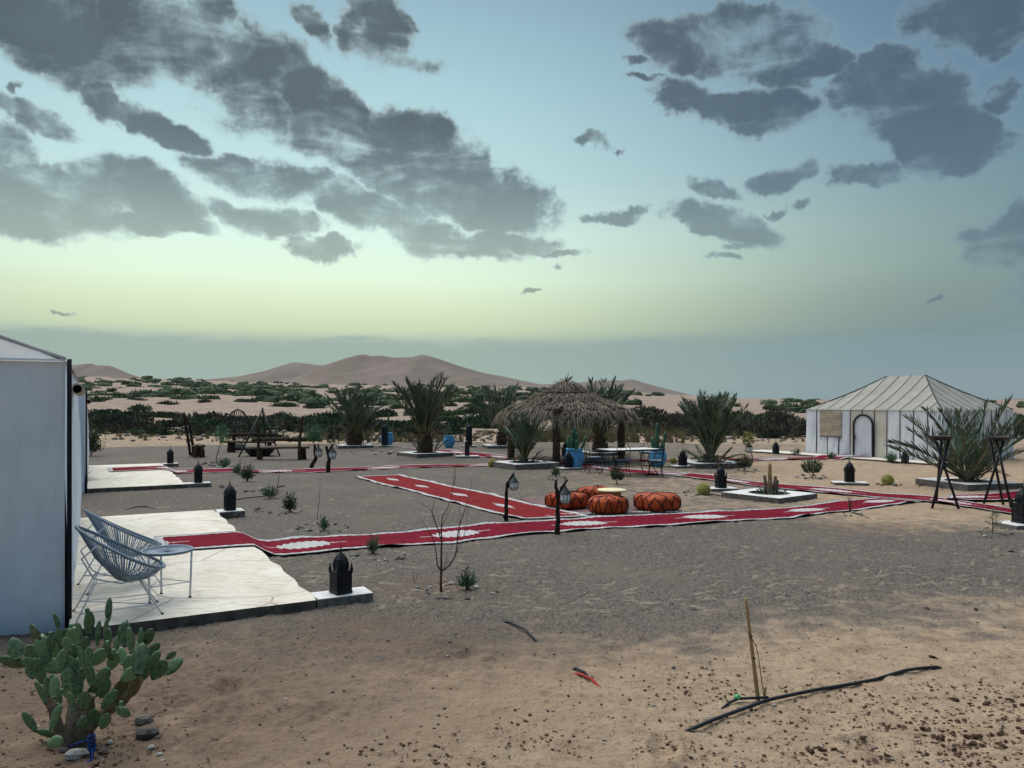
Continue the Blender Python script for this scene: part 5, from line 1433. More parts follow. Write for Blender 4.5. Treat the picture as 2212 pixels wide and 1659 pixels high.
def trellis(label, us, vb, vt, depth_pair, top_arch=True):
    c = gp((us[0] + us[1])/2, vb); org = drop(c); d = c.y
    root = thing('iron_trellis', label, 'trellis', org)
    for u in us:
        pts = [at(u, v, d) - Vector((org.x, org.y, 0)) - Vector((0, 0, org.z)) for v in np.linspace(vb + 2, vt, 8)]
        for i, q in enumerate(pts): q.x += .05*math.sin(i*1.1)
        mb = MB(); mb.tube(pts, .022, 5); mb.build('upright', 'iron', root)
    for i in range(6):
        v = vb + (vt - vb)*(i + .7)/6.3; a, b_ = at(us[0], v, d) - org, at(us[1], v, d) - org
        mb = MB(); mb.tube([a, (a + b_)/2 + Vector((0, 0, .03 if i % 2 else -.03)), b_], .012, 4); mb.build('rung', 'iron', root)
    if top_arch:
        a, b_ = at(us[0], vt, d) - org, at(us[1], vt, d) - org
        mb = MB(); mb.tube([a, a.lerp(b_, .2) + Vector((0, 0, .2)), a.lerp(b_, .5) + Vector((0, 0, .3)), a.lerp(b_, .8) + Vector((0, 0, .2)), b_], .018, 5); mb.build('arch', 'iron', root)
trellis('narrow iron trellis arch left of the leftmost palm', (718, 730), 968, 885, 0)
trellis('narrow iron trellis right of the leftmost palm', (783, 792), 964, 915, 0, False)

# ------------------------------------------------------------------ fire bowls on crossed legs (right)
def fire_stand(label, u_c, v_bowl, feet, tops, w):
    base = sum((gp(*f) for f in feet), Vector())/3; d = base.y; org = drop(base)
    root = thing('fire_stand', label, 'brazier', org, group='tall fire bowls on crossed legs')
    tc = at(u_c, v_bowl, d) - org
    for f, (du, dy) in zip(feet, tops):
        q = gp(*f) - org; q.z -= .04; t = tc + Vector((du/FOC*d, dy, -.03))
        mb = MB(); mb.tube([q, t], .027, 8); mb.build('leg', 'iron', root)
    cr = tc*.58; 
    mb = MB(); mb.lathe([(0, -.075), (w*.35, -.07), (w*.75, -.03), (w, .012), (w*1.03, .02), (w*.98, .022), (w*.7, -.015), (0, -.045)], 22, tuple(tc)); mb.build('bowl', 'iron', root)
fire_stand('fire bowl on crossed black legs, left of the right hand pair', 2033, 944, [(2012, 1100.5), (2073, 1101), (2022, 1086)], [(14, -.06), (-14, .0), (8, .12)], .265)
fire_stand('fire bowl on crossed black legs nearest the right edge', 2157, 946, [(2123, 1091), (2186, 1099), (2168, 1090)], [(12, 0), (-10, -.08), (-12, .10)], .265)

# ------------------------------------------------------------------ prickly pear
def pear_mesh(seed, ro=0.0):
    rn = random.Random(seed); mb = MB(); nu, nv = 14, 10; k1, k2 = rn.uniform(.9, 1.1), rn.uniform(0, 6)
    bend = rn.uniform(-.12, .12)
    rings = []
    for i in range(nv + 1):
        t = i/nv; z = t*2.0
        r = (math.sin(math.pi*(t**.82))**.62)*(.55 + .5*t)*.95 if 0 < i < nv else 0
        if i in (0, nv): rings.append([mb.vert((0, bend*z*z, z))])
        else: rings.append([mb.vert((r*math.cos(2*math.pi*j/nu)*(1 + .04*math.sin(3*j + k2)), .19*(r**.5)*math.sin(2*math.pi*j/nu) + bend*z*z, z)) for j in range(nu)])
    for a, b_ in zip(rings, rings[1:]):
        for j in range(nu):
            k = (j + 1) % nu
            if len(a) == 1: mb.face((a[0], b_[k], b_[j])[::-1], 0, True)
            elif len(b_) == 1: mb.face((a[j], a[k], b_[0]), 0, True)
            else: mb.face((a[j], a[k], b_[k], b_[j]), 0, True)
    return mb
PEAR = [pear_mesh(i).mesh('paddle', ['pear']) for i in range(4)]; PEAR_OLD = [pear_mesh(i + 9).mesh('old_paddle', ['pear_old']) for i in range(2)]
def prickly_pear():
    B = gp(190, 1612); B.z = gz(B.x, B.y); d0 = B.y
    root = thing('prickly_pear', 'large bushy prickly pear cactus in the lower left corner', 'cactus', B)
    rn = random.Random(12); pm = .2604/FOC
    L = [(480,445,62,32,-18),(745,455,92,44,4),(897,355,88,30,3),(880,505,70,22,4),(285,535,66,52,-40),(130,675,84,60,-28),(105,790,98,62,-78),(265,715,78,58,-12),(365,665,88,56,-6),(425,625,62,42,-8),(495,580,68,38,-5),(555,570,64,38,2),(610,565,72,52,0),(665,545,78,44,2),(805,545,92,30,3),(895,595,82,40,6),(1035,550,88,56,-6),(1095,600,92,48,0),(1165,590,78,24,2),(1235,570,78,46,32),(1260,690,72,44,38),(1165,760,112,62,0),(1285,760,98,42,48),(1415,730,48,28,55),(1430,815,78,52,45),(1320,840,82,62,32),(1080,880,74,58,55),(1065,790,58,42,0),(850,905,98,62,45),(815,740,72,56,40),(690,750,88,48,-6),(740,720,54,38,5),(605,700,58,52,0),(490,690,72,48,20),(455,815,92,62,-82),(240,790,48,44,-30),(300,800,44,38,-10),(335,880,78,52,-12),(260,850,62,46,-22),(555,905,68,54,-6),(615,850,82,48,0),(675,890,68,38,0),(755,880,88,50,-10),(640,990,74,62,0),(455,990,78,48,-5),(400,985,72,42,-8),(785,1025,60,52,40),(480,1110,78,42,15),(355,1030,92,38,-16),(900,1095,84,48,38),(1015,1195,58,42,120),(785,1240,74,52,5),(690,1280,68,46,50),(870,1270,64,42,22),(250,1275,88,52,-32),(460,1240,92,40,20),(470,1440,88,52,65),(440,1370,102,44,-72),
         (560,640,60,46,-14),(700,640,64,40,14),(960,640,60,36,-10),(520,760,70,50,10),(700,840,70,46,-20),(940,770,66,46,15),(1010,730,62,44,-15),(1200,860,70,50,20),(580,800,64,46,-25),(380,760,66,46,15),(860,1000,72,52,20),(560,1020,72,50,-15),(700,1100,76,50,10),(600,1110,70,54,-8),(1220,800,72,44,12),(900,700,66,40,-20)]
    OLD = [(1010,1040,115,78,14),(1120,980,105,52,32),(760,1130,92,60,8),(640,1150,98,64,-6),(880,1180,80,50,16),(560,1350,110,44,-60)]
    def put(cx, cy, hl, hw, ang, meshes, name, dd):
        dep = d0 + dd; s = pm*dep
        c = at(cx*.2604, 1226.9 + cy*.2604, dep) - B
        o = link(name, meshes[rn.randrange(len(meshes))], root)
        yaw = rn.uniform(-.6, .6); pit = rn.uniform(-.35, .25)
        e = Euler((pit, R(ang), 0), 'XYZ').to_matrix().to_4x4() @ Matrix.Rotation(yaw, 4, 'Z')
        sx, sz = hw*s*1.28/max(.75, math.cos(yaw)), hl*s*1.25
        o.matrix_local = Matrix.Translation(c) @ e @ Matrix.Translation((0, 0, -sz)) @ Matrix.Diagonal((sx, sz*.9, sz, 1))
    for i, (cx, cy, hl, hw, ang) in enumerate(L):
        low_ = (cy - 350)/1100
        put(cx, cy, hl, hw, ang, PEAR, 'paddle', rn.uniform(-.30, .28) - .18*math.sin(math.pi*min(1, max(0, (cx - 60)/1380)))*(.3 + low_))
    for (cx, cy, hl, hw, ang) in OLD: put(cx, cy, hl, hw, ang, PEAR_OLD, 'old_paddle', rn.uniform(-.05, .2))
    for i in range(26):
        q = L[rn.randrange(len(L))]; fb = MB(); dep = d0 + rn.uniform(-.3, .1)
        c = at((q[0] + rn.uniform(-30, 30))*.2604, 1226.9 + (q[1] - q[2]*.9)*.2604, dep) - B
        fb.lathe([(0, -.004), (.010, 0), (.014, .014), (.013, .026), (.008, .03), (0, .027)], 8, tuple(c)); fb.build('cactus_fruit', 'pear', root)
    for (pts, r) in [([(600,1560,0),(595,1400,0),(610,1250,0),(620,1080,.03)], .05), ([(640,1480,0),(760,1300,.02),(900,1180,.05),(1050,1060,.05),(1160,930,.05)], .038), ([(570,1470,0),(480,1330,-.03),(440,1180,-.03),(360,980,0)], .032), ([(640,1400,0),(720,1200,.0),(760,1050,.0)], .035)]:
        mb = MB(); path, _ = resample([at(a*.2604, 1226.9 + b_*.2604, d0 + c_) - B for a, b_, c_ in pts], 10); mb.tube(path, [r*(1.15 - .4*i/10)*rn.uniform(.88, 1.12) for i in range(11)], 9); mb.build('stem', 'bark', root)
    # blue rope and stake tied at its foot
    r2 = thing('tied_stake', 'dark stake wrapped in blue rope at the foot of the prickly pear', 'stake', gp(198, 1640))
    q0 = gp(198, 1640); sk = MB(); sk.tube([Vector((0, 0, -.1)), at(198, 1575, q0.y) - q0], .014, 6); sk.build('stake', 'branch', r2)
    for i in range(5):
        mb = MB(); zc = .06 + .022*i; mb.tube([(.019*math.cos(2*math.pi*j/12), .019*math.sin(2*math.pi*j/12), zc + .008*math.sin(j + i)) for j in range(12)], .007, 5, closed=True); mb.build('rope_turn', 'rope', r2)
    mb = MB(); mb.tube([(.0, 0, .13), at(175, 1603, q0.y + .03) - q0, at(150, 1612, q0.y + .1) - q0], .006, 5); mb.build('rope_end', 'rope', r2)
    mb = MB(); mb.tube([(.01, -.01, .08), (.03, -.05, .03), (.01, -.09, .01), (.03, -.2, .006)], .007, 5); mb.build('rope_tail', 'rope', r2)
prickly_pear()

# ------------------------------------------------------------------ shrubs, cacti and saplings inside the camp
def leaf_faces(mb, c, rad, n, size, rn, shell=.45, up=.5, thin=.4, mi=0, lo=-1.0):
    c = Vector(c)
    for i in range(n):
        while True:
            d = Vector((rn.gauss(0, 1), rn.gauss(0, 1), rn.gauss(0, 1))).normalized()
            if d.z > lo: break
        q = shell + (1 - shell)*rn.random()**.6
        p = c + Vector((d.x*rad[0], d.y*rad[1], d.z*rad[2]))*q
        a = (d + Vector((rn.gauss(0, .5), rn.gauss(0, .5), up + rn.gauss(0, .4)))).normalized()
        s = a.cross(Vector((rn.gauss(0, 1), rn.gauss(0, 1), rn.gauss(0, 1)))).normalized()
        l = size*rn.uniform(.6, 1.3); w = l*thin*.5
        mb.face((mb.vert(p), mb.vert(p + a*l*.45 + s*w), mb.vert(p + a*l), mb.vert(p + a*l*.45 - s*w)), mi)
def shrub(name, label, cat, u, v, w, h, mat, seed, n=420, leaf=.05, base=.12, stems=5, thin=.35, group=None, lo=-.6):
    """w, h in metres; rounded leafy plant on a few stems"""
    p = drop(gp(u, v)); rn = random.Random(seed); root = thing(name, label, cat, p, 0, group)
    mb = MB(); rd = name == 'round_shrub'
    for k in range(int(n*(.30 if rd else .20))):                    # sprigs fanning up from the foot, leaves all along them
        a = rn.uniform(0, 6.28); t = rn.random()**(.5 if rd else .75)
        el = R(88 - 80*t) if rd else R(86 - 62*t + rn.uniform(-8, 8))
        L_ = 1.0 if rd else rn.uniform(.45, 1.08)
        d = Vector((math.cos(a)*math.cos(el)*w*.5, math.sin(a)*math.cos(el)*w*.5, (base*.5 + (h - base*.5)*math.sin(el)) if not rd else base + (h - base)*(.28 + .72*math.sin(el))))
        tip = d*L_*rn.uniform(.88, 1.06); mid = tip*.5 + Vector((tip.x*.18, tip.y*.18, 0))
        st = Vector((tip.x*.12, tip.y*.12, base*.4))
        for q in range(9):
            f = .30 + .70*(q + rn.random())/9; c = (st.lerp(mid, f*2) if f < .5 else mid.lerp(tip, f*2 - 1))
            ax = ((tip - st).normalized() + Vector((rn.gauss(0, .55), rn.gauss(0, .55), rn.gauss(0, .4)))).normalized()
            sd = ax.cross(Vector((rn.gauss(0, 1), rn.gauss(0, 1), rn.gauss(0, 1)))).normalized()
            l = leaf*.85*rn.uniform(.6, 1.25); w_ = l*thin*.45
            mb.face((mb.vert(c), mb.vert(c + ax*l*.45 + sd*w_), mb.vert(c + ax*l), mb.vert(c + ax*l*.45 - sd*w_)))
    stuff(mb.build('foliage', mat, root))
    for i in range(stems):
        a = rn.uniform(0, 6.28); sb = MB(); sb.tube([(0, 0, -.03), (math.cos(a)*w*.12, math.sin(a)*w*.12, h*.3), (math.cos(a)*w*.3, math.sin(a)*w*.3, h*.7)], [.010, .007, .003], 5); sb.build('stem', 'twig', root)
    return root
STONE_M = {m: [] for m in ('stone_g', 'stone_w', 'clod')}
for m in STONE_M:
    for i in range(5):
        mb = MB(); mb.blob((0, 0, 0), (1, .75 + .1*(i % 3), .55 + .08*(i % 2)), 8 if m != 'clod' else 9, i*3 + 7, .14 if m != 'clod' else .26); STONE_M[m].append(mb.mesh('stone' if m != 'clod' else 'earth_clod', [m]))
def stone(u, v, size, label, group, rn, mat=None, name='stone'):
    p = gp(u, v); s = size/2
    if mat is None:
        mat = 'stone_w' if rn.random() < .3 else 'stone_g'
        label = ('pale ' if mat == 'stone_w' else 'dark ') + label
    o = link(name, STONE_M[mat][rn.randrange(5)])
    o.location = (p.x, p.y, gz(p.x, p.y) + s*.28); o.scale = (s, s*rn.uniform(.75, 1.1), s*rn.uniform(.6, .95)); o.rotation_euler = (rn.uniform(-.3, .3), rn.uniform(-.3, .3), rn.uniform(0, 6.28))
    tag(o, label, 'stone' if name == 'stone' else 'clod', group); return o
def ring(label, group, u, v, ru, rv, n, size, seed, arc=(0, 6.28)):
    rn = random.Random(seed)
    for i in range(n):
        a = arc[0] + (arc[1] - arc[0])*(i + rn.uniform(-.35, .35))/n
        stone(u + math.cos(a)*ru*rn.uniform(.8, 1.2), v + math.sin(a)*rv*rn.uniform(.8, 1.25), size*rn.uniform(.6, 1.35), label, group, rn)
shrub('round_shrub', 'round dark shrub left of the planter with cactus stumps, near the bushy palm', 'shrub', 1608, 1018, .56, .56, 'rosemary', 1, 620, .07, .16)
shrub('round_shrub', 'round dark shrub standing alone before the right tent', 'shrub', 1754, 1032, .62, .58, 'rosemary', 2, 700, .07, .18)
shrub('round_shrub', 'upright dark shrub between the dining table and the poufs', 'shrub', 1333, 1046, .42, .52, 'rosemary', 3, 620, .06, .12)
shrub('green_shrub', 'compact dark green shrub in a stone ring, middle left', 'shrub', 626, 1104, .42, .42, 'rosemary', 4, 560, .06, .02)
shrub('green_shrub', 'grey green shrub left of the compact dark shrub', 'shrub', 583, 1076, .55, .38, 'shrub', 5, 460, .06, .02)
shrub('green_shrub', 'loose dark shrub beside the thin runner, left of the benches path', 'shrub', 534, 1040, .62, .58, 'rosemary', 6, 420, .09, .05)
shrub('green_shrub', 'low grey shrub just before the thin runner', 'shrub', 515, 1024, .5, .36, 'shrub', 16, 260, .08, .04)
shrub('green_shrub', 'low green shrub between the left bench and the thin runner', 'shrub', 483, 1010, .6, .4, 'shrub', 7, 300, .10, .03)
shrub('green_shrub', 'small green shrub in a stone ring before the long runner', 'shrub', 700, 1145, .26, .27, 'shrub', 8, 360, .045, .02)
shrub('green_shrub', 'pale wispy shrub growing against the hem of the long runner', 'shrub', 806, 1197, .30, .33, 'shrub', 9, 420, .045, .02)
shrub('green_shrub', 'bright green shrub beside the bare sapling', 'shrub', 1010, 1274, .32, .30, 'shrub', 10, 620, .04, .01)
shrub('green_shrub', 'grey shrub with pale stones before the shade post planter', 'shrub', 1201, 1031, .42, .42, 'shrub', 11, 320, .07, .03)
shrub('green_shrub', 'spiky grey plant on the edge of the right tent slab', 'shrub', 1925, 1000, .5, .42, 'shrub', 12, 260, .11, .02)
shrub('green_shrub', 'tiny plant beside the strip leading to the right tent', 'shrub', 1795, 992, .45, .3, 'shrub', 13, 140, .10, .02)
shrub('green_shrub', 'small dark plant left of the right tent slab', 'shrub', 1720, 984, .5, .32, 'rosemary', 14, 140, .10, .02)
shrub('green_shrub', 'pale green bush behind the rightmost log bench', 'shrub', 679, 959, 1.4, 1.15, 'shrub', 15, 620, .16, .05)
shrub('green_shrub', 'dark bush at the foot of the far end of the second left tent', 'shrub', 196, 985, 1.3, 1.5, 'rosemary', 17, 620, .16, .05)
def stick_tree(label, u, v, u2, v2, w, h, mat, seed, lean=True):
    p = drop(gp(u, v)); t = at(u2, v2, p.y) - p; rn = random.Random(seed)
    root = thing('young_tree', label, 'tree', p)
    mb = MB(); mb.tube([(0, 0, -.05), t*.5 + Vector((.02, 0, 0)), t], [.02, .016, .008], 6); mb.build('trunk', 'twig', root)
    cb = MB(); leaf_faces(cb, t + Vector((0, 0, h*.1)), (w/2, w/2, h/2), 360, .11, rn, .1, .2, .4); stuff(cb.build('crown', mat, root))
    return p
stick_tree('young tree with a small bright green crown beside the leftmost bench', 466, 992, 479, 941, .55, .8, 'shrub', 4)
pz = stick_tree('dark branch with yellow green leaves and a lantern, left of the right tent', 1627, 995, 1616, 950, .42, .55, 'barrel', 5)
hp = at(1618, 952, pz.y); dup(hl, hp, .2, 1.5, 'small lantern hung on the leafy branch left of the right tent', 'small glazed lanterns hung on branches')

def barrel(label, u, v, r, seed):
    p = drop(gp(u, v), -r*.12); root = thing('barrel_cactus', label, 'cactus', p, 0, 'golden barrel cacti in the sand'); rn = random.Random(seed)
    mb = MB(); n = 36; rows = 12
    mb.grid(lambda a, b: Vector((math.cos(2*math.pi*a)*math.sin(math.pi*b)*r*(1 - .09*(round(a*36) % 2)), math.sin(2*math.pi*a)*math.sin(math.pi*b)*r*(1 - .09*(round(a*36) % 2)), r*.94 - math.cos(math.pi*b)*r*.94)), n, rows, 0); mb.build('body', 'barrel', root)
    sb = MB()
    for i in range(18):
        a = 2*math.pi*i/18
        for j in range(11):
            b = .12 + .84*j/11; c = Vector((math.cos(a)*math.sin(math.pi*b)*r, math.sin(a)*math.sin(math.pi*b)*r, r*.94 - math.cos(math.pi*b)*r*.94)); nrm = (c - Vector((0, 0, r*.94))).normalized()
            for k in range(5):
                d = (nrm + Vector((rn.gauss(0, .6), rn.gauss(0, .6), rn.gauss(0, .6)))).normalized(); s = d.cross(nrm + Vector((.1, 0, 0))).normalized()*r*.03
                sb.face((sb.vert(c + s), sb.vert(c - s), sb.vert(c + d*r*.3)))
    stuff(sb.build('spines', 'spine', root))
barrel('largest golden barrel cactus left of a spiked lantern', 1520, 1069, .155, 1)
barrel('small barrel cactus left of the lantern by the bushy palm', 1454.5, 1001, .12, 2)
barrel('yellow barrel cactus at the corner of the planter under the shade', 1064, 1009, .155, 3)
barrel('yellow barrel cactus in the sand left of the right tent palm', 1917.5, 1047, .155, 4)

def dead_cactus():
    root = thing('dead_cactus', 'cluster of dry cactus stumps with grey green growth in the white planter', 'cactus', bp)
    for i, (x, y, h, r, ln) in enumerate([(0, 0, .80, .048, .02), (.06, .03, .66, .045, -.02), (.11, -.04, .5, .05, .03), (-.06, .03, .52, .045, -.03), (.18, .02, .4, .03, .04), (.02, -.07, .4, .05, 0)]):
        log('stump', root, [(x, y, -.02), (x + ln*.5, y, h*.5), (x + ln, y, h)], r, 'bamboo' if i < 2 else 'bark', i)
    rn = random.Random(3); mb = MB()
    for i in range(9): leaf_faces(mb, (rn.uniform(-.36, .36), rn.uniform(-.26, .22), .08), (.12, .12, .13), 60, .05, rn, .2, .5, .5)
    stuff(mb.build('undergrowth', 'shrub', root))
dead_cactus()

def bare_sapling():
    B = drop(gp(952, 1281)); d = B.y; root = thing('bare_sapling', 'leafless reddish sapling with upright twigs in a stone ring', 'tree', B); rn = random.Random(6)
    def br(name, pts, r0, r1, dd=0.0):
        P_ = [at(576 + a*.2604, 1008 + b_*.2604, d + dd*(i/len(pts))) - B for i, (a, b_) in enumerate(pts)]
        path, L = resample(P_, 10); mb = MB(); mb.tube([q + Vector((rn.uniform(-1, 1), rn.uniform(-1, 1), rn.uniform(-1, 1)))*.004 for q in path], [r0 + (r1 - r0)*i/10 for i in range(11)], 6); return mb.build(name, 'twig', root)
    br('trunk', [(1447, 1040), (1445, 960), (1448, 870), (1447, 760), (1450, 600), (1452, 480), (1460, 400)], .017, .006)
    br('branch', [(1448, 870), (1490, 850), (1540, 800), (1575, 720), (1580, 600), (1600, 480), (1640, 380), (1690, 200), (1705, 80)], .011, .002, .2)
    br('branch', [(1448, 865), (1420, 830), (1405, 720), (1385, 610), (1340, 520), (1300, 470), (1285, 420)], .010, .002, -.2)
    br('branch', [(1450, 620), (1420, 520), (1380, 400), (1360, 350), (1290, 310), (1215, 265)], .007, .0015, .15)
    br('branch', [(1440, 560), (1400, 480), (1370, 380), (1395, 260), (1410, 180)], .006, .0015, -.1)
    br('branch', [(1460, 420), (1500, 350), (1530, 260), (1550, 120), (1557, 20)], .006, .0015, .1)
    br('branch', [(1580, 640), (1600, 560), (1605, 440), (1598, 310), (1600, 250)], .005, .0012, -.2)
    br('branch', [(1575, 720), (1620, 620), (1650, 520), (1665, 420), (1680, 300)], .005, .0012, .25)
    br('branch', [(1455, 500), (1490, 420), (1520, 360), (1560, 300)], .004, .001, .1)
    br('branch', [(1470, 850), (1490, 790), (1500, 700)], .004, .001, -.1)
    br('branch', [(1447, 820), (1400, 880), (1380, 850)], .003, .001, .1)
bare_sapling()
ring('stone in the ring round the bare sapling', 'stones round the bare sapling', 985, 1280, 78, 17, 30, .075, 1)
ring('stone in the ring round the wispy shrub at the long runner', 'stones round the wispy shrub', 815, 1205, 56, 9, 20, .075, 2, (-.6, 3.7))
ring('stone in the ring round the small shrub before the long runner', 'stones round the small shrub', 698, 1141, 52, 9, 20, .08, 3)
ring('stone round the compact dark shrub, middle left', 'stones round the compact dark shrub', 598, 1100, 48, 9, 16, .10, 4, (0, 3.4))
ring('stone round the loose shrubs by the thin runner', 'stones by the thin runner', 545, 1052, 60, 9, 16, .13, 5, (0, 3.4))
ring('stone in the row before the leftmost bench', 'stones before the leftmost bench', 497, 1004, 50, 5, 12, .16, 6, (1.5, 4.5))
ring('stone round the grey shrub before the planter', 'stones round the grey shrub by the planter', 1204, 1033, 20, 5, 9, .13, 7)
ring('stone round the shrub near the bushy palm', 'stones round the shrub near the bushy palm', 1610, 1019, 24, 4, 8, .12, 8)
ring('stone round the lone shrub before the right tent', 'stones round the lone shrub', 1754, 1032, 30, 4, 9, .12, 9)
ring('stone beside the largest barrel cactus', 'stones by the largest barrel cactus', 1492, 1067, 18, 6, 9, .09, 10)
ring('stone beside the barrel cactus left of the right tent palm', 'stones by the right barrel cactus', 1918, 1047, 27, 3, 8, .12, 11)
ring('stone at the foot of the young sapling on the right', 'stones round the right sapling', 2148, 1150, 38, 9, 12, .085, 12)
ring('stone at the foot of the dry twigs by the long runner', 'stones by the dry twigs', 1838, 1113, 18, 4, 5, .11, 13)
ring('stone before the leftmost palm', 'stones before the leftmost palm', 800, 979, 44, 4, 9, .2, 14)

def small_trees():
    p = drop(gp(2144, 1152)); root = thing('green_sapling', 'small feathery green sapling near the right edge', 'tree', p); rn = random.Random(2)
    mb = MB(); mb.tube([(0, 0, -.03), (.005, 0, .12), (-.005, 0, .3), (.0, 0, .46)], [.010, .008, .006, .003], 6); mb.build('trunk', 'twig', root)
    for i in range(15):
        a = rn.uniform(0, 6.28); z = .10 + .34*i/15; l = rn.uniform(.14, .25)*(1.15 - .5*i/15); e = Vector((math.cos(a)*l, math.sin(a)*l, z + rn.uniform(.0, .06)))
        fb = MB(); fb.tube([(0, 0, z), e], [.003, .0015], 4)
        for k in range(26):
            t = .2 + .8*k/26; c = Vector((0, 0, z)).lerp(e, t); d = Vector((rn.gauss(0, 1), rn.gauss(0, 1), rn.gauss(0, .5))).normalized(); s = d.cross(Vector((0, 0, 1))).normalized()*.006
            fb.face((fb.vert(c), fb.vert(c + d*.022 + s), fb.vert(c + d*.045), fb.vert(c + d*.022 - s)), 1)
        fb.build('leafy_twig', ['twig', 'shrub'], root)
    p = drop(gp(1836, 1108)); root = thing('dry_twigs', 'small dry twigs standing at the edge of the long runner', 'twigs', p)
    for i in range(9):
        a = rn.uniform(0, 6.28); h = rn.uniform(.22, .42); mb = MB(); mb.tube([(0, 0, -.02), (math.cos(a)*.04, math.sin(a)*.04, h*.5), (math.cos(a)*.1, math.sin(a)*.1, h)], [.006, .005, .002], 5); mb.build('twig', 'twig', root)
    p = drop(gp(893, 1262)); root = thing('dry_leaf_spike', 'two dark blade leaves sprouting left of the bare sapling', 'plant', p)
    for e in ((-.0, .17), (.13, .17)):
        mb = MB(); mb.tube([(0, 0, -.02), (e[0]*.4, 0, e[1]*.55), (e[0], 0, e[1])], [.007, .008, .002], 5, flat=.4); mb.build('blade', 'branch', root)
    p = drop(gp(178, 1046)); root = thing('yucca', 'spiky fan leaved plant against the second tent corner', 'plant', p)
    for i in range(16):
        a = -1.6 + 3.0*i/16 + rn.uniform(-.1, .1); el = rn.uniform(.1, 1.2); l = rn.uniform(.5, .75); d = Vector((math.cos(a)*math.cos(el), -abs(math.sin(a))*math.cos(el)*.6 - .1, math.sin(el)))
        mb = MB(); mb.tube([(0, 0, .05), d*l*.5 + Vector((0, 0, .06)), d*l], [.012, .016, .002], 4, flat=.3); mb.build('leaf', 'rosemary', root)
    for (u, v, u2, v2, nm, lab) in [(596, 1065, 604, 1016, 'thin_stake', 'thin leaning stake behind the grey green shrub'), (980, 1052, 984, 1008, 'thin_stake', 'thin bare stick behind the diagonal carpet'), (508, 1012, 524, 985, 'thin_stake', 'thin stick leaning over the thin runner'), (684, 1124, 692, 1040, 'thin_stake', 'pale bare twig above the small shrub')]:
        p = drop(gp(u, v)); mb = MB(); t = at(u2, v2, p.y) - p; mb.tube([(0, 0, -.03), t*.5 + Vector((.012, 0, 0)), t], [.012, .010, .005] if u != 684 else [.006, .005, .002], 5)
        o = mb.build(nm, 'twig', None, (0, 0, 0)); o.location = p; tag(o, lab, 'stake')
small_trees()

# ------------------------------------------------------------------ pipes, cane and litter in the foreground
def gpipe(name, label, pts, r, mat, cat='pipe', lift=1.0):
    P_ = [gp(u, v) for u, v, *_ in pts]
    for q, pt in zip(P_, pts): q.z = gz(q.x, q.y) + r*lift + (pt[2] if len(pt) > 2 else 0)
    org = P_[0].copy(); path, L = resample(P_, 26); mb = MB(); mb.tube([p_ - org for p_ in path], r, 9)
    o = mb.build(name, mat, None, (0, 0, 0)); o.location = org; tag(o, label, cat); return o
gpipe('irrigation_pipe', 'long black irrigation pipe half buried in the foreground sand', [(1440, 1602, -.05), (1475, 1585, -.01), (1540, 1562, .01), (1660, 1521, .02), (1760, 1500, .015), (1840, 1484, .0), (1890, 1474, -.004), (1905, 1470, .0), (1960, 1456, .01), (2020, 1447, .0), (2045, 1444, -.04)], .0135, 'pipe')
gpipe('pipe_branch', 'short black pipe branching from the long irrigation pipe', [(1556, 1531, -.02), (1575, 1523, .01), (1595, 1518, .022), (1660, 1518, .03)], .0105, 'pipe')
gpipe('pipe_offcut', 'short black pipe poking out of the gravel, centre', [(1088, 1342, -.03), (1100, 1349, .01), (1135, 1368, .02), (1160, 1386, -.01), (1168, 1392, -.05)], .0125, 'pipe')
gpipe('red_pipe', 'short red pipe lying in the foreground sand', [(1236, 1450, -.03), (1255, 1460, .006), (1280, 1473, .01), (1302, 1487, -.03)], .0125, 'red_pipe')
gpipe('pipe_offcut', 'black pipe end beside the short red pipe', [(1234, 1442, -.03), (1244, 1447, .008), (1262, 1455, .008), (1276, 1462, -.03)], .011, 'pipe')
gpipe('hose', 'thin black hose by the barrel cactus and the right palm planter', [(1985, 1050), (1998, 1046, .04), (2012, 1047, .05), (2028, 1052, .03), (2040, 1058, -.03)], .016, 'pipe', 'hose')
gpipe('hose', 'thin black hose on the ground before the second tent', [(270, 1101, -.02), (290, 1097, .01), (315, 1095.5, .01), (335, 1097.5, -.02)], .013, 'pipe', 'hose')
gpipe('hose', 'thin black hose running right from the far patio lantern', [(496, 1081, 0), (530, 1077, .01), (570, 1073, .01), (600, 1070, -.02)], .012, 'pipe', 'hose')
gpipe('hose', 'thin black hose between the largest barrel cactus and the planter', [(1525, 1068), (1545, 1070, .01), (1562, 1073, .0)], .013, 'pipe', 'hose')
gpipe('hose', 'thin black hose leaving the hem of the long runner on the right', [(1838, 1108), (1855, 1114, .01), (1878, 1121, -.01)], .012, 'pipe', 'hose')
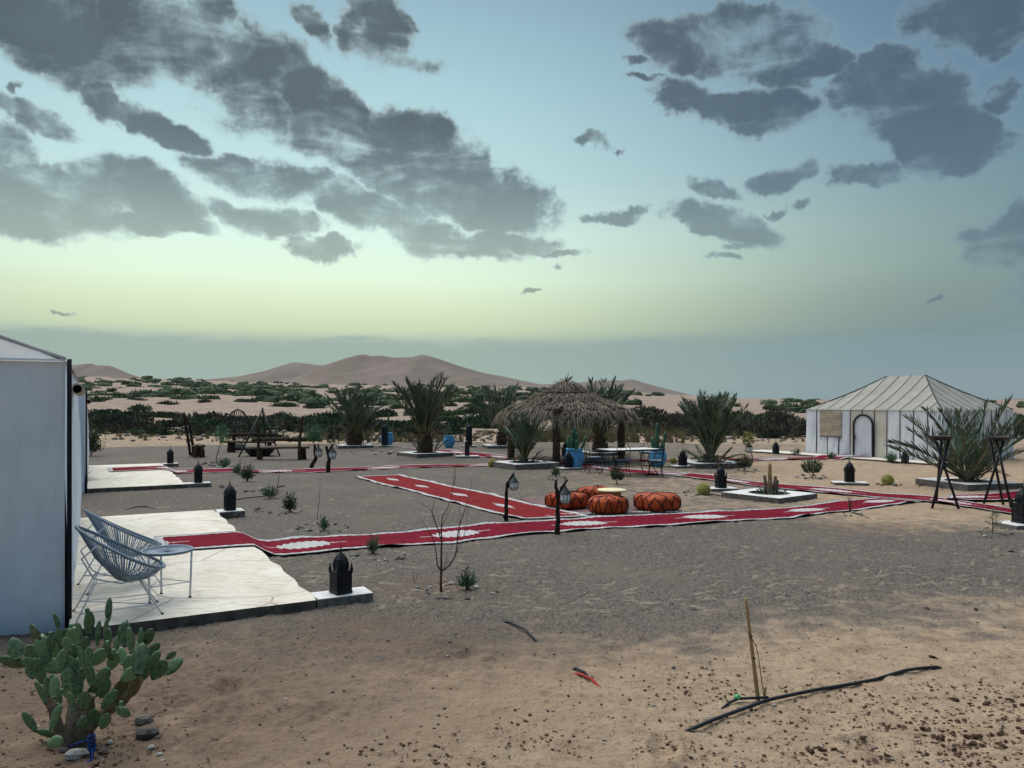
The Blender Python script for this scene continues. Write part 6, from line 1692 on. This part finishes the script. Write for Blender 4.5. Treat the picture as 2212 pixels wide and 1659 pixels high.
def cane():
    p = gp(1640, 1516); p.z = gz(p.x, p.y); t = at(1611, 1292, p.y + .05) - p
    root = thing('bamboo_stake', 'pale leaning cane stake beside the irrigation pipe', 'stake', p)
    pts = []; rad = []
    for i in range(25):
        f = i/24; pts.append(t*f + Vector((0, 0, -.05*(1 - f)))); rad.append((.0165 - .006*f)*(1.16 if i in (6, 13, 20) else 1))
    mb = MB(); mb.tube(pts, rad, 9); mb.build('cane', 'bamboo', root)
    vb = MB(); vb.tube([t*.0 + Vector((.04, -.01, -.01)), t*.2 + Vector((.035, -.015, 0)), t*.42 + Vector((.035, -.015, 0)), t*.55 + Vector((.025, -.015, 0)), t*.62 + Vector((.0, -.02, 0)), t*.68 + Vector((-.02, -.015, 0))], .0032, 5); vb.build('dry_vine', 'branch', root)
    for f in (.42, .63):
        wb = MB(); wb.tube([t*f + Vector((.017*math.cos(2*math.pi*j/10), .017*math.sin(2*math.pi*j/10), 0)) for j in range(10)], .003, 4, closed=True); wb.build('tie', 'branch', root)
    o = MB(); o.tube([(0, 0, -.02), (.006, 0, .10)], [.008, .010], 6); o.lathe([(0, .096), (.017, .098), (.018, .108), (0, .11)], 8, (.006, 0, 0))
    q = gp(1651, 1515); s = o.build('wood_peg', 'bamboo', None, (0, 0, 0)); s.location = drop(q); tag(s, 'short wooden peg beside the cane stake', 'peg')
    g = MB(); g.blob((0, 0, .02), (.024, .02, .022), 9, 3, .25); s = g.build('plastic_scrap', 'plastic', None, (0, 0, 0)); qq = gp(1593, 1519); s.location = (qq.x, qq.y, gz(qq.x, qq.y) + .03); tag(s, 'bright green scrap of plastic on the branching pipe', 'scrap')
cane()
# single stones and clods one can pick out
rn = random.Random(77)
for (u, v, s_, mt, lab) in [(2015, 1424, .075, 'clod', 'large dark clod just beyond the right end of the pipe'), (2064, 1526, .07, 'clod', 'large brown clod right of the pipe in the sand'), (1672, 1527, .055, 'stone_w', 'flat pale stone touching the irrigation pipe by the cane'), (1455, 1443, .045, 'stone_g', 'dark stone in the sand left of the cane stake'), (1413, 1526, .045, 'stone_g', 'flat dark stone in the sand left of the pipe branch'),
    (2003, 1277 + 40, .075, 'clod', 'round clod on the gravel at far right'), (2183, 1190, .10, 'clod', 'brown rock on the sand below the right sapling'), (2085, 1306, .05, 'clod', 'small dark rock on the gravel, right'), (2108, 1316, .05, 'clod', 'dark rock beside another on the gravel, right'), (2094, 1299, .05, 'stone_w', 'pale stone above two dark rocks on the gravel'), (865, 1468, .04, 'stone_g', 'dark stone in the sand, centre foreground'),
    (310, 1565, .14, 'stone_g', 'large grey rock right of the prickly pear'), (318, 1594, .17, 'stone_g', 'broad grey rock below the large rock by the prickly pear'), (342, 1600, .05, 'stone_g', 'small dark pebble beside the grey rocks'), (238, 1610, .055, 'stone_w', 'pale stone at the foot of the prickly pear'), (345, 1637, .05, 'stone_w', 'white pebble lowest in the lower left'), (352, 1651, .04, 'stone_w', 'white pebble at the bottom edge, lower left'), (325, 1622, .05, 'stone_w', 'white flat stone under the grey rocks'), (165, 1640, .16, 'stone_w', 'grey rock at the trunk of the prickly pear'), (140, 1628, .09, 'stone_g', 'dark rock left of the prickly pear trunk'), (222, 1630, .08, 'stone_g', 'rock right of the blue rope'), (1062, 1176, .06, 'stone_g', 'dark stone on the gravel below the long runner')]:
    stone(u, v, s_, lab, None, rn, mt, 'stone' if mt != 'clod' else 'earth_clod')
for i in range(70):                                                # clods that show singly in the churned sand
    t = rn.random(); u = 1700 + 520*rn.random()**.7; v = 1520 + 135*rn.random()**.8
    if (u - 1700)/520 + (v - 1520)/135 < .85: continue
    stone(u, v, rn.uniform(.022, .055), 'brown earth clod in the churned sand at lower right', 'clods in the churned sand at lower right', rn, 'clod', 'earth_clod')
for i in range(14):
    stone(1180 + 420*rn.random(), 1440 + 180*rn.random(), rn.uniform(.016, .03), 'small dark clod scattered on the sand, centre foreground', 'clods scattered in the centre foreground', rn, 'clod', 'earth_clod')

# ------------------------------------------------------------------ scrub, dry grass and stones beyond the camp
def wild_bush_mesh(name, seed, mat, n=620, flat=.62):
    rn = random.Random(seed); mb = MB()
    lobes = [(Vector((rn.uniform(-.55, .55), rn.uniform(-.45, .45), rn.uniform(.12, .32))), rn.uniform(.4, .62)) for _ in range(5)]
    for c, r in lobes:
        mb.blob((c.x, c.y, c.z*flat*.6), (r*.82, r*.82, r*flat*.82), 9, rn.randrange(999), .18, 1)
        leaf_faces(mb, (c.x, c.y, c.z*flat*.6), (r, r, r*flat), n//5, .17, rn, .8, .75, .42, 0, -.25)
    return mb.mesh(name, [mat, 'bush_core'])
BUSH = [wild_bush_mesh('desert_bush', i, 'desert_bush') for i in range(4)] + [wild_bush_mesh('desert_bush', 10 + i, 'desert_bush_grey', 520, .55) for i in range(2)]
def wild():
    rs = np.random.RandomState(21); rn = random.Random(31)
    N = 9000
    u = rs.uniform(150, 2230, N)
    y = np.where(rs.rand(N) < .42, 1/rs.uniform(1/95., 1/50., N), 95*(520/95.)**rs.rand(N))
    x = (u - UX)/FOC*y
    patch = fbm(x, y*1.0, 1/26., 3, .55)
    # density: thick hedge close behind the camp, thinning up the sand
    th = np.interp(y, [50, 54, 62, 78, 90, 105, 130, 170, 240, 330, 520], [.25, -.35, -.6, -.5, -.2, -.12, -.05, -.05, .05, .10, .18])
    th = th + np.where((y < 60) & (u > 690) & (u < 1480), .30, 0) + np.where((u > 1350) & (y > 95), .34, 0)
    keep = np.nonzero(patch > th)[0]
    z = ground_h(x, y)
    placed = []
    far_mb = MB(); near_n = 0; count = 0; fc = 0
    order = keep
    cell = {}
    for i in order:
        d = y[i]; r = rn.uniform(1.1, 2.0)*(1.05 if d < 95 else .95)
        if d > 150: r *= rn.uniform(.6, 1.5)
        if d > 250: r *= 1.2
        key = (round(x[i]/(r*.95)), round(d/(r*1.1)))
        if key in cell: continue
        cell[key] = 1
        if (d < 95 and near_n < 200) or (95 <= d < 230 and count - near_n < 100):
            near_n += d < 95
            right = u[i] > 1250
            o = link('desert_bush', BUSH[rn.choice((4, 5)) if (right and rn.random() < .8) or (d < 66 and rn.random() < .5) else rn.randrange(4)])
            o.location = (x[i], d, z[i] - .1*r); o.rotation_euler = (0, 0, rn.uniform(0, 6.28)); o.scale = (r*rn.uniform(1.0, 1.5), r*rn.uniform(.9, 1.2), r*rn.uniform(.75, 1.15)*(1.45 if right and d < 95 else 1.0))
            marks = [(420, 'between the left tents and the leftmost bench'), (560, 'behind the log benches and tripod'), (700, 'right of the log benches'), (850, 'behind the leftmost palm'), (1000, 'behind the largest palm'), (1200, 'behind the left half of the thatched shade'), (1400, 'behind the right half of the thatched shade'), (1600, 'behind the dense palm right of the shade'), (1760, 'left of the striped right tent'), (9999, 'beyond the striped right tent')]
            w_ = next(t for q, t in marks if u[i] < q)
            if d < 95: lab, grp = 'low shrub in the near scrub hedge ' + w_, 'hedge of scrub behind the camp'
            else: lab, grp = 'rounded bush on the pale sand slope ' + w_, 'bushes on the sand below the dunes'
            tag(o, lab, 'bush', grp); count += 1
        elif d > 125 and fc < 760:
            r *= .95
            r *= .85; far_mb.blob((x[i], d, z[i] + .15*r), (r*rn.uniform(1, 1.6), r, r*.62), 8, rn.randrange(9999), .22)
            leaf_faces(far_mb, (x[i], d, z[i] + .15*r), (r*1.25, r, r*.6), 42, .42, rn, .8, .7, .6, 0, -.2); fc += 1
    M['far_bush'] = two_tone('far_bush_leaf', '33432f', '556349', .4, .85, .1, 0)
    o = far_mb.build('distant_scrub', 'far_bush'); stuff(o)
    tag(o, 'scattered dark scrub far off on the foothill sand', 'scrub')
    # dry grass in the strip between the gravel and the scrub
    gb = MB()
    for k in range(520):
        uu = rn.choice((rn.uniform(1150, 1480), rn.uniform(690, 960), rn.uniform(190, 2000), rn.uniform(1160, 1330))); d = rn.uniform(45.5, 56); xx = (uu - UX)/FOC*d; zz = gz(xx, d); h = rn.uniform(.35, .95)*(1 if 1150 < uu < 1480 else .6)
        for j in range(16):
            a = rn.uniform(0, 6.28); l = h*rn.uniform(.6, 1.1); e = Vector((xx + math.cos(a)*l*.3, d + math.sin(a)*l*.3, zz + l)); b0 = Vector((xx + rn.uniform(-.12, .12), d + rn.uniform(-.12, .12), zz - .05)); s = Vector((.028, 0, 0))
            gb.face((gb.vert(b0 - s), gb.vert(b0 + s), gb.vert(e)))
    o = gb.build('dry_grass', 'dry_grass'); stuff(o); tag(o, 'dry straw coloured grass between the gravel and the scrub', 'grass')
    sb = MB()
    for k in range(700):
        uu = rn.uniform(190, 2000); d = rn.uniform(46.5, 60); xx = (uu - UX)/FOC*d; s = rn.uniform(.06, .3)*rn.random()**.5
        sb.blob((xx, d, gz(xx, d) + s*.2), (s, s*.8, s*.6), 6, k, .25)
    o = sb.build('scattered_rubble', 'stone_g'); stuff(o); tag(o, 'grey rubble scattered in front of the scrub', 'rubble')
wild()

# ------------------------------------------------------------------ loose gravel and crumbs of earth on the near ground
def gravel():
    rn = random.Random(5)
    sets = {'stone_g': (MB(), 3000, (.003, .012)), 'clod': (MB(), 4600, (.0025, .012)), 'stone_w': (MB(), 420, (.003, .010))}
    for mt, (mb, n, (s0, s1)) in sets.items():
        for i in range(n):
            u = rn.uniform(-60, 2270); v = 1690 - 560*rn.random()**(1.1 if mt == 'stone_g' else 1.4)
            if mt == 'stone_g' and v > 1480 and rn.random() < .7: continue
            if mt == 'clod':
                if rn.random() < .45: u = 1350 + 870*rn.random()**.6; v = 1480 + 210*rn.random()
                elif rn.random() < .5: u = rn.gauss(160, 160); v = rn.uniform(1380, 1690)
                elif rn.random() < .6: cu, cv = [(1180, 1590), (1480, 1610), (1540, 1490), (900, 1640), (2050, 1600)][i % 5]; u = rn.gauss(cu, 70); v = rn.gauss(cv, 22)
            if v < 1010: continue
            p = gp(u, v); s = s0 + (s1 - s0)*rn.random()**3.2
            if v > 1400: s *= 1.15
            q = Vector((p.x, p.y, 0)) - P1
            if -.1 < q.dot(DIR) < 8.1 and -6 < q.dot(NRM) < 3.0: continue
            mb.blob((p.x, p.y, gz(p.x, p.y) + s*.25 + .002), (s*1.25, s, s*.62), 6, i, .32)
        o = mb.build({'stone_g': 'grey_gravel', 'clod': 'earth_crumbs', 'stone_w': 'pale_gravel'}[mt], mt); stuff(o)
        tag(o, {'stone_g': 'fine grey gravel strewn over the near ground', 'clod': 'crumbs of brown earth strewn over the sand', 'stone_w': 'pale chips of stone strewn over the near ground'}[mt], 'gravel')
gravel()

# ------------------------------------------------------------------ desert air
def haze():
    mb = MB(); x, y0, y1, z0, z1 = 3600, -3600, 3600, -12, 118
    mb.box((0, (y0 + y1)/2, (z0 + z1)/2), (2*x, y1 - y0, z1 - z0))
    m = bpy.data.materials.new('desert_air'); m.use_nodes = True; t = m.node_tree; t.nodes.clear()
    out = t.nodes.new('ShaderNodeOutputMaterial'); v = t.nodes.new('ShaderNodeVolumePrincipled')
    v.inputs['Color'].default_value = (.70, .77, .77, 1); v.inputs['Density'].default_value = 0.00006; v.inputs['Anisotropy'].default_value = 0.2
    t.links.new(v.outputs[0], out.inputs['Volume'])
    o = mb.build('haze', [m]); stuff(o)
HAZE = True
if HAZE: haze()
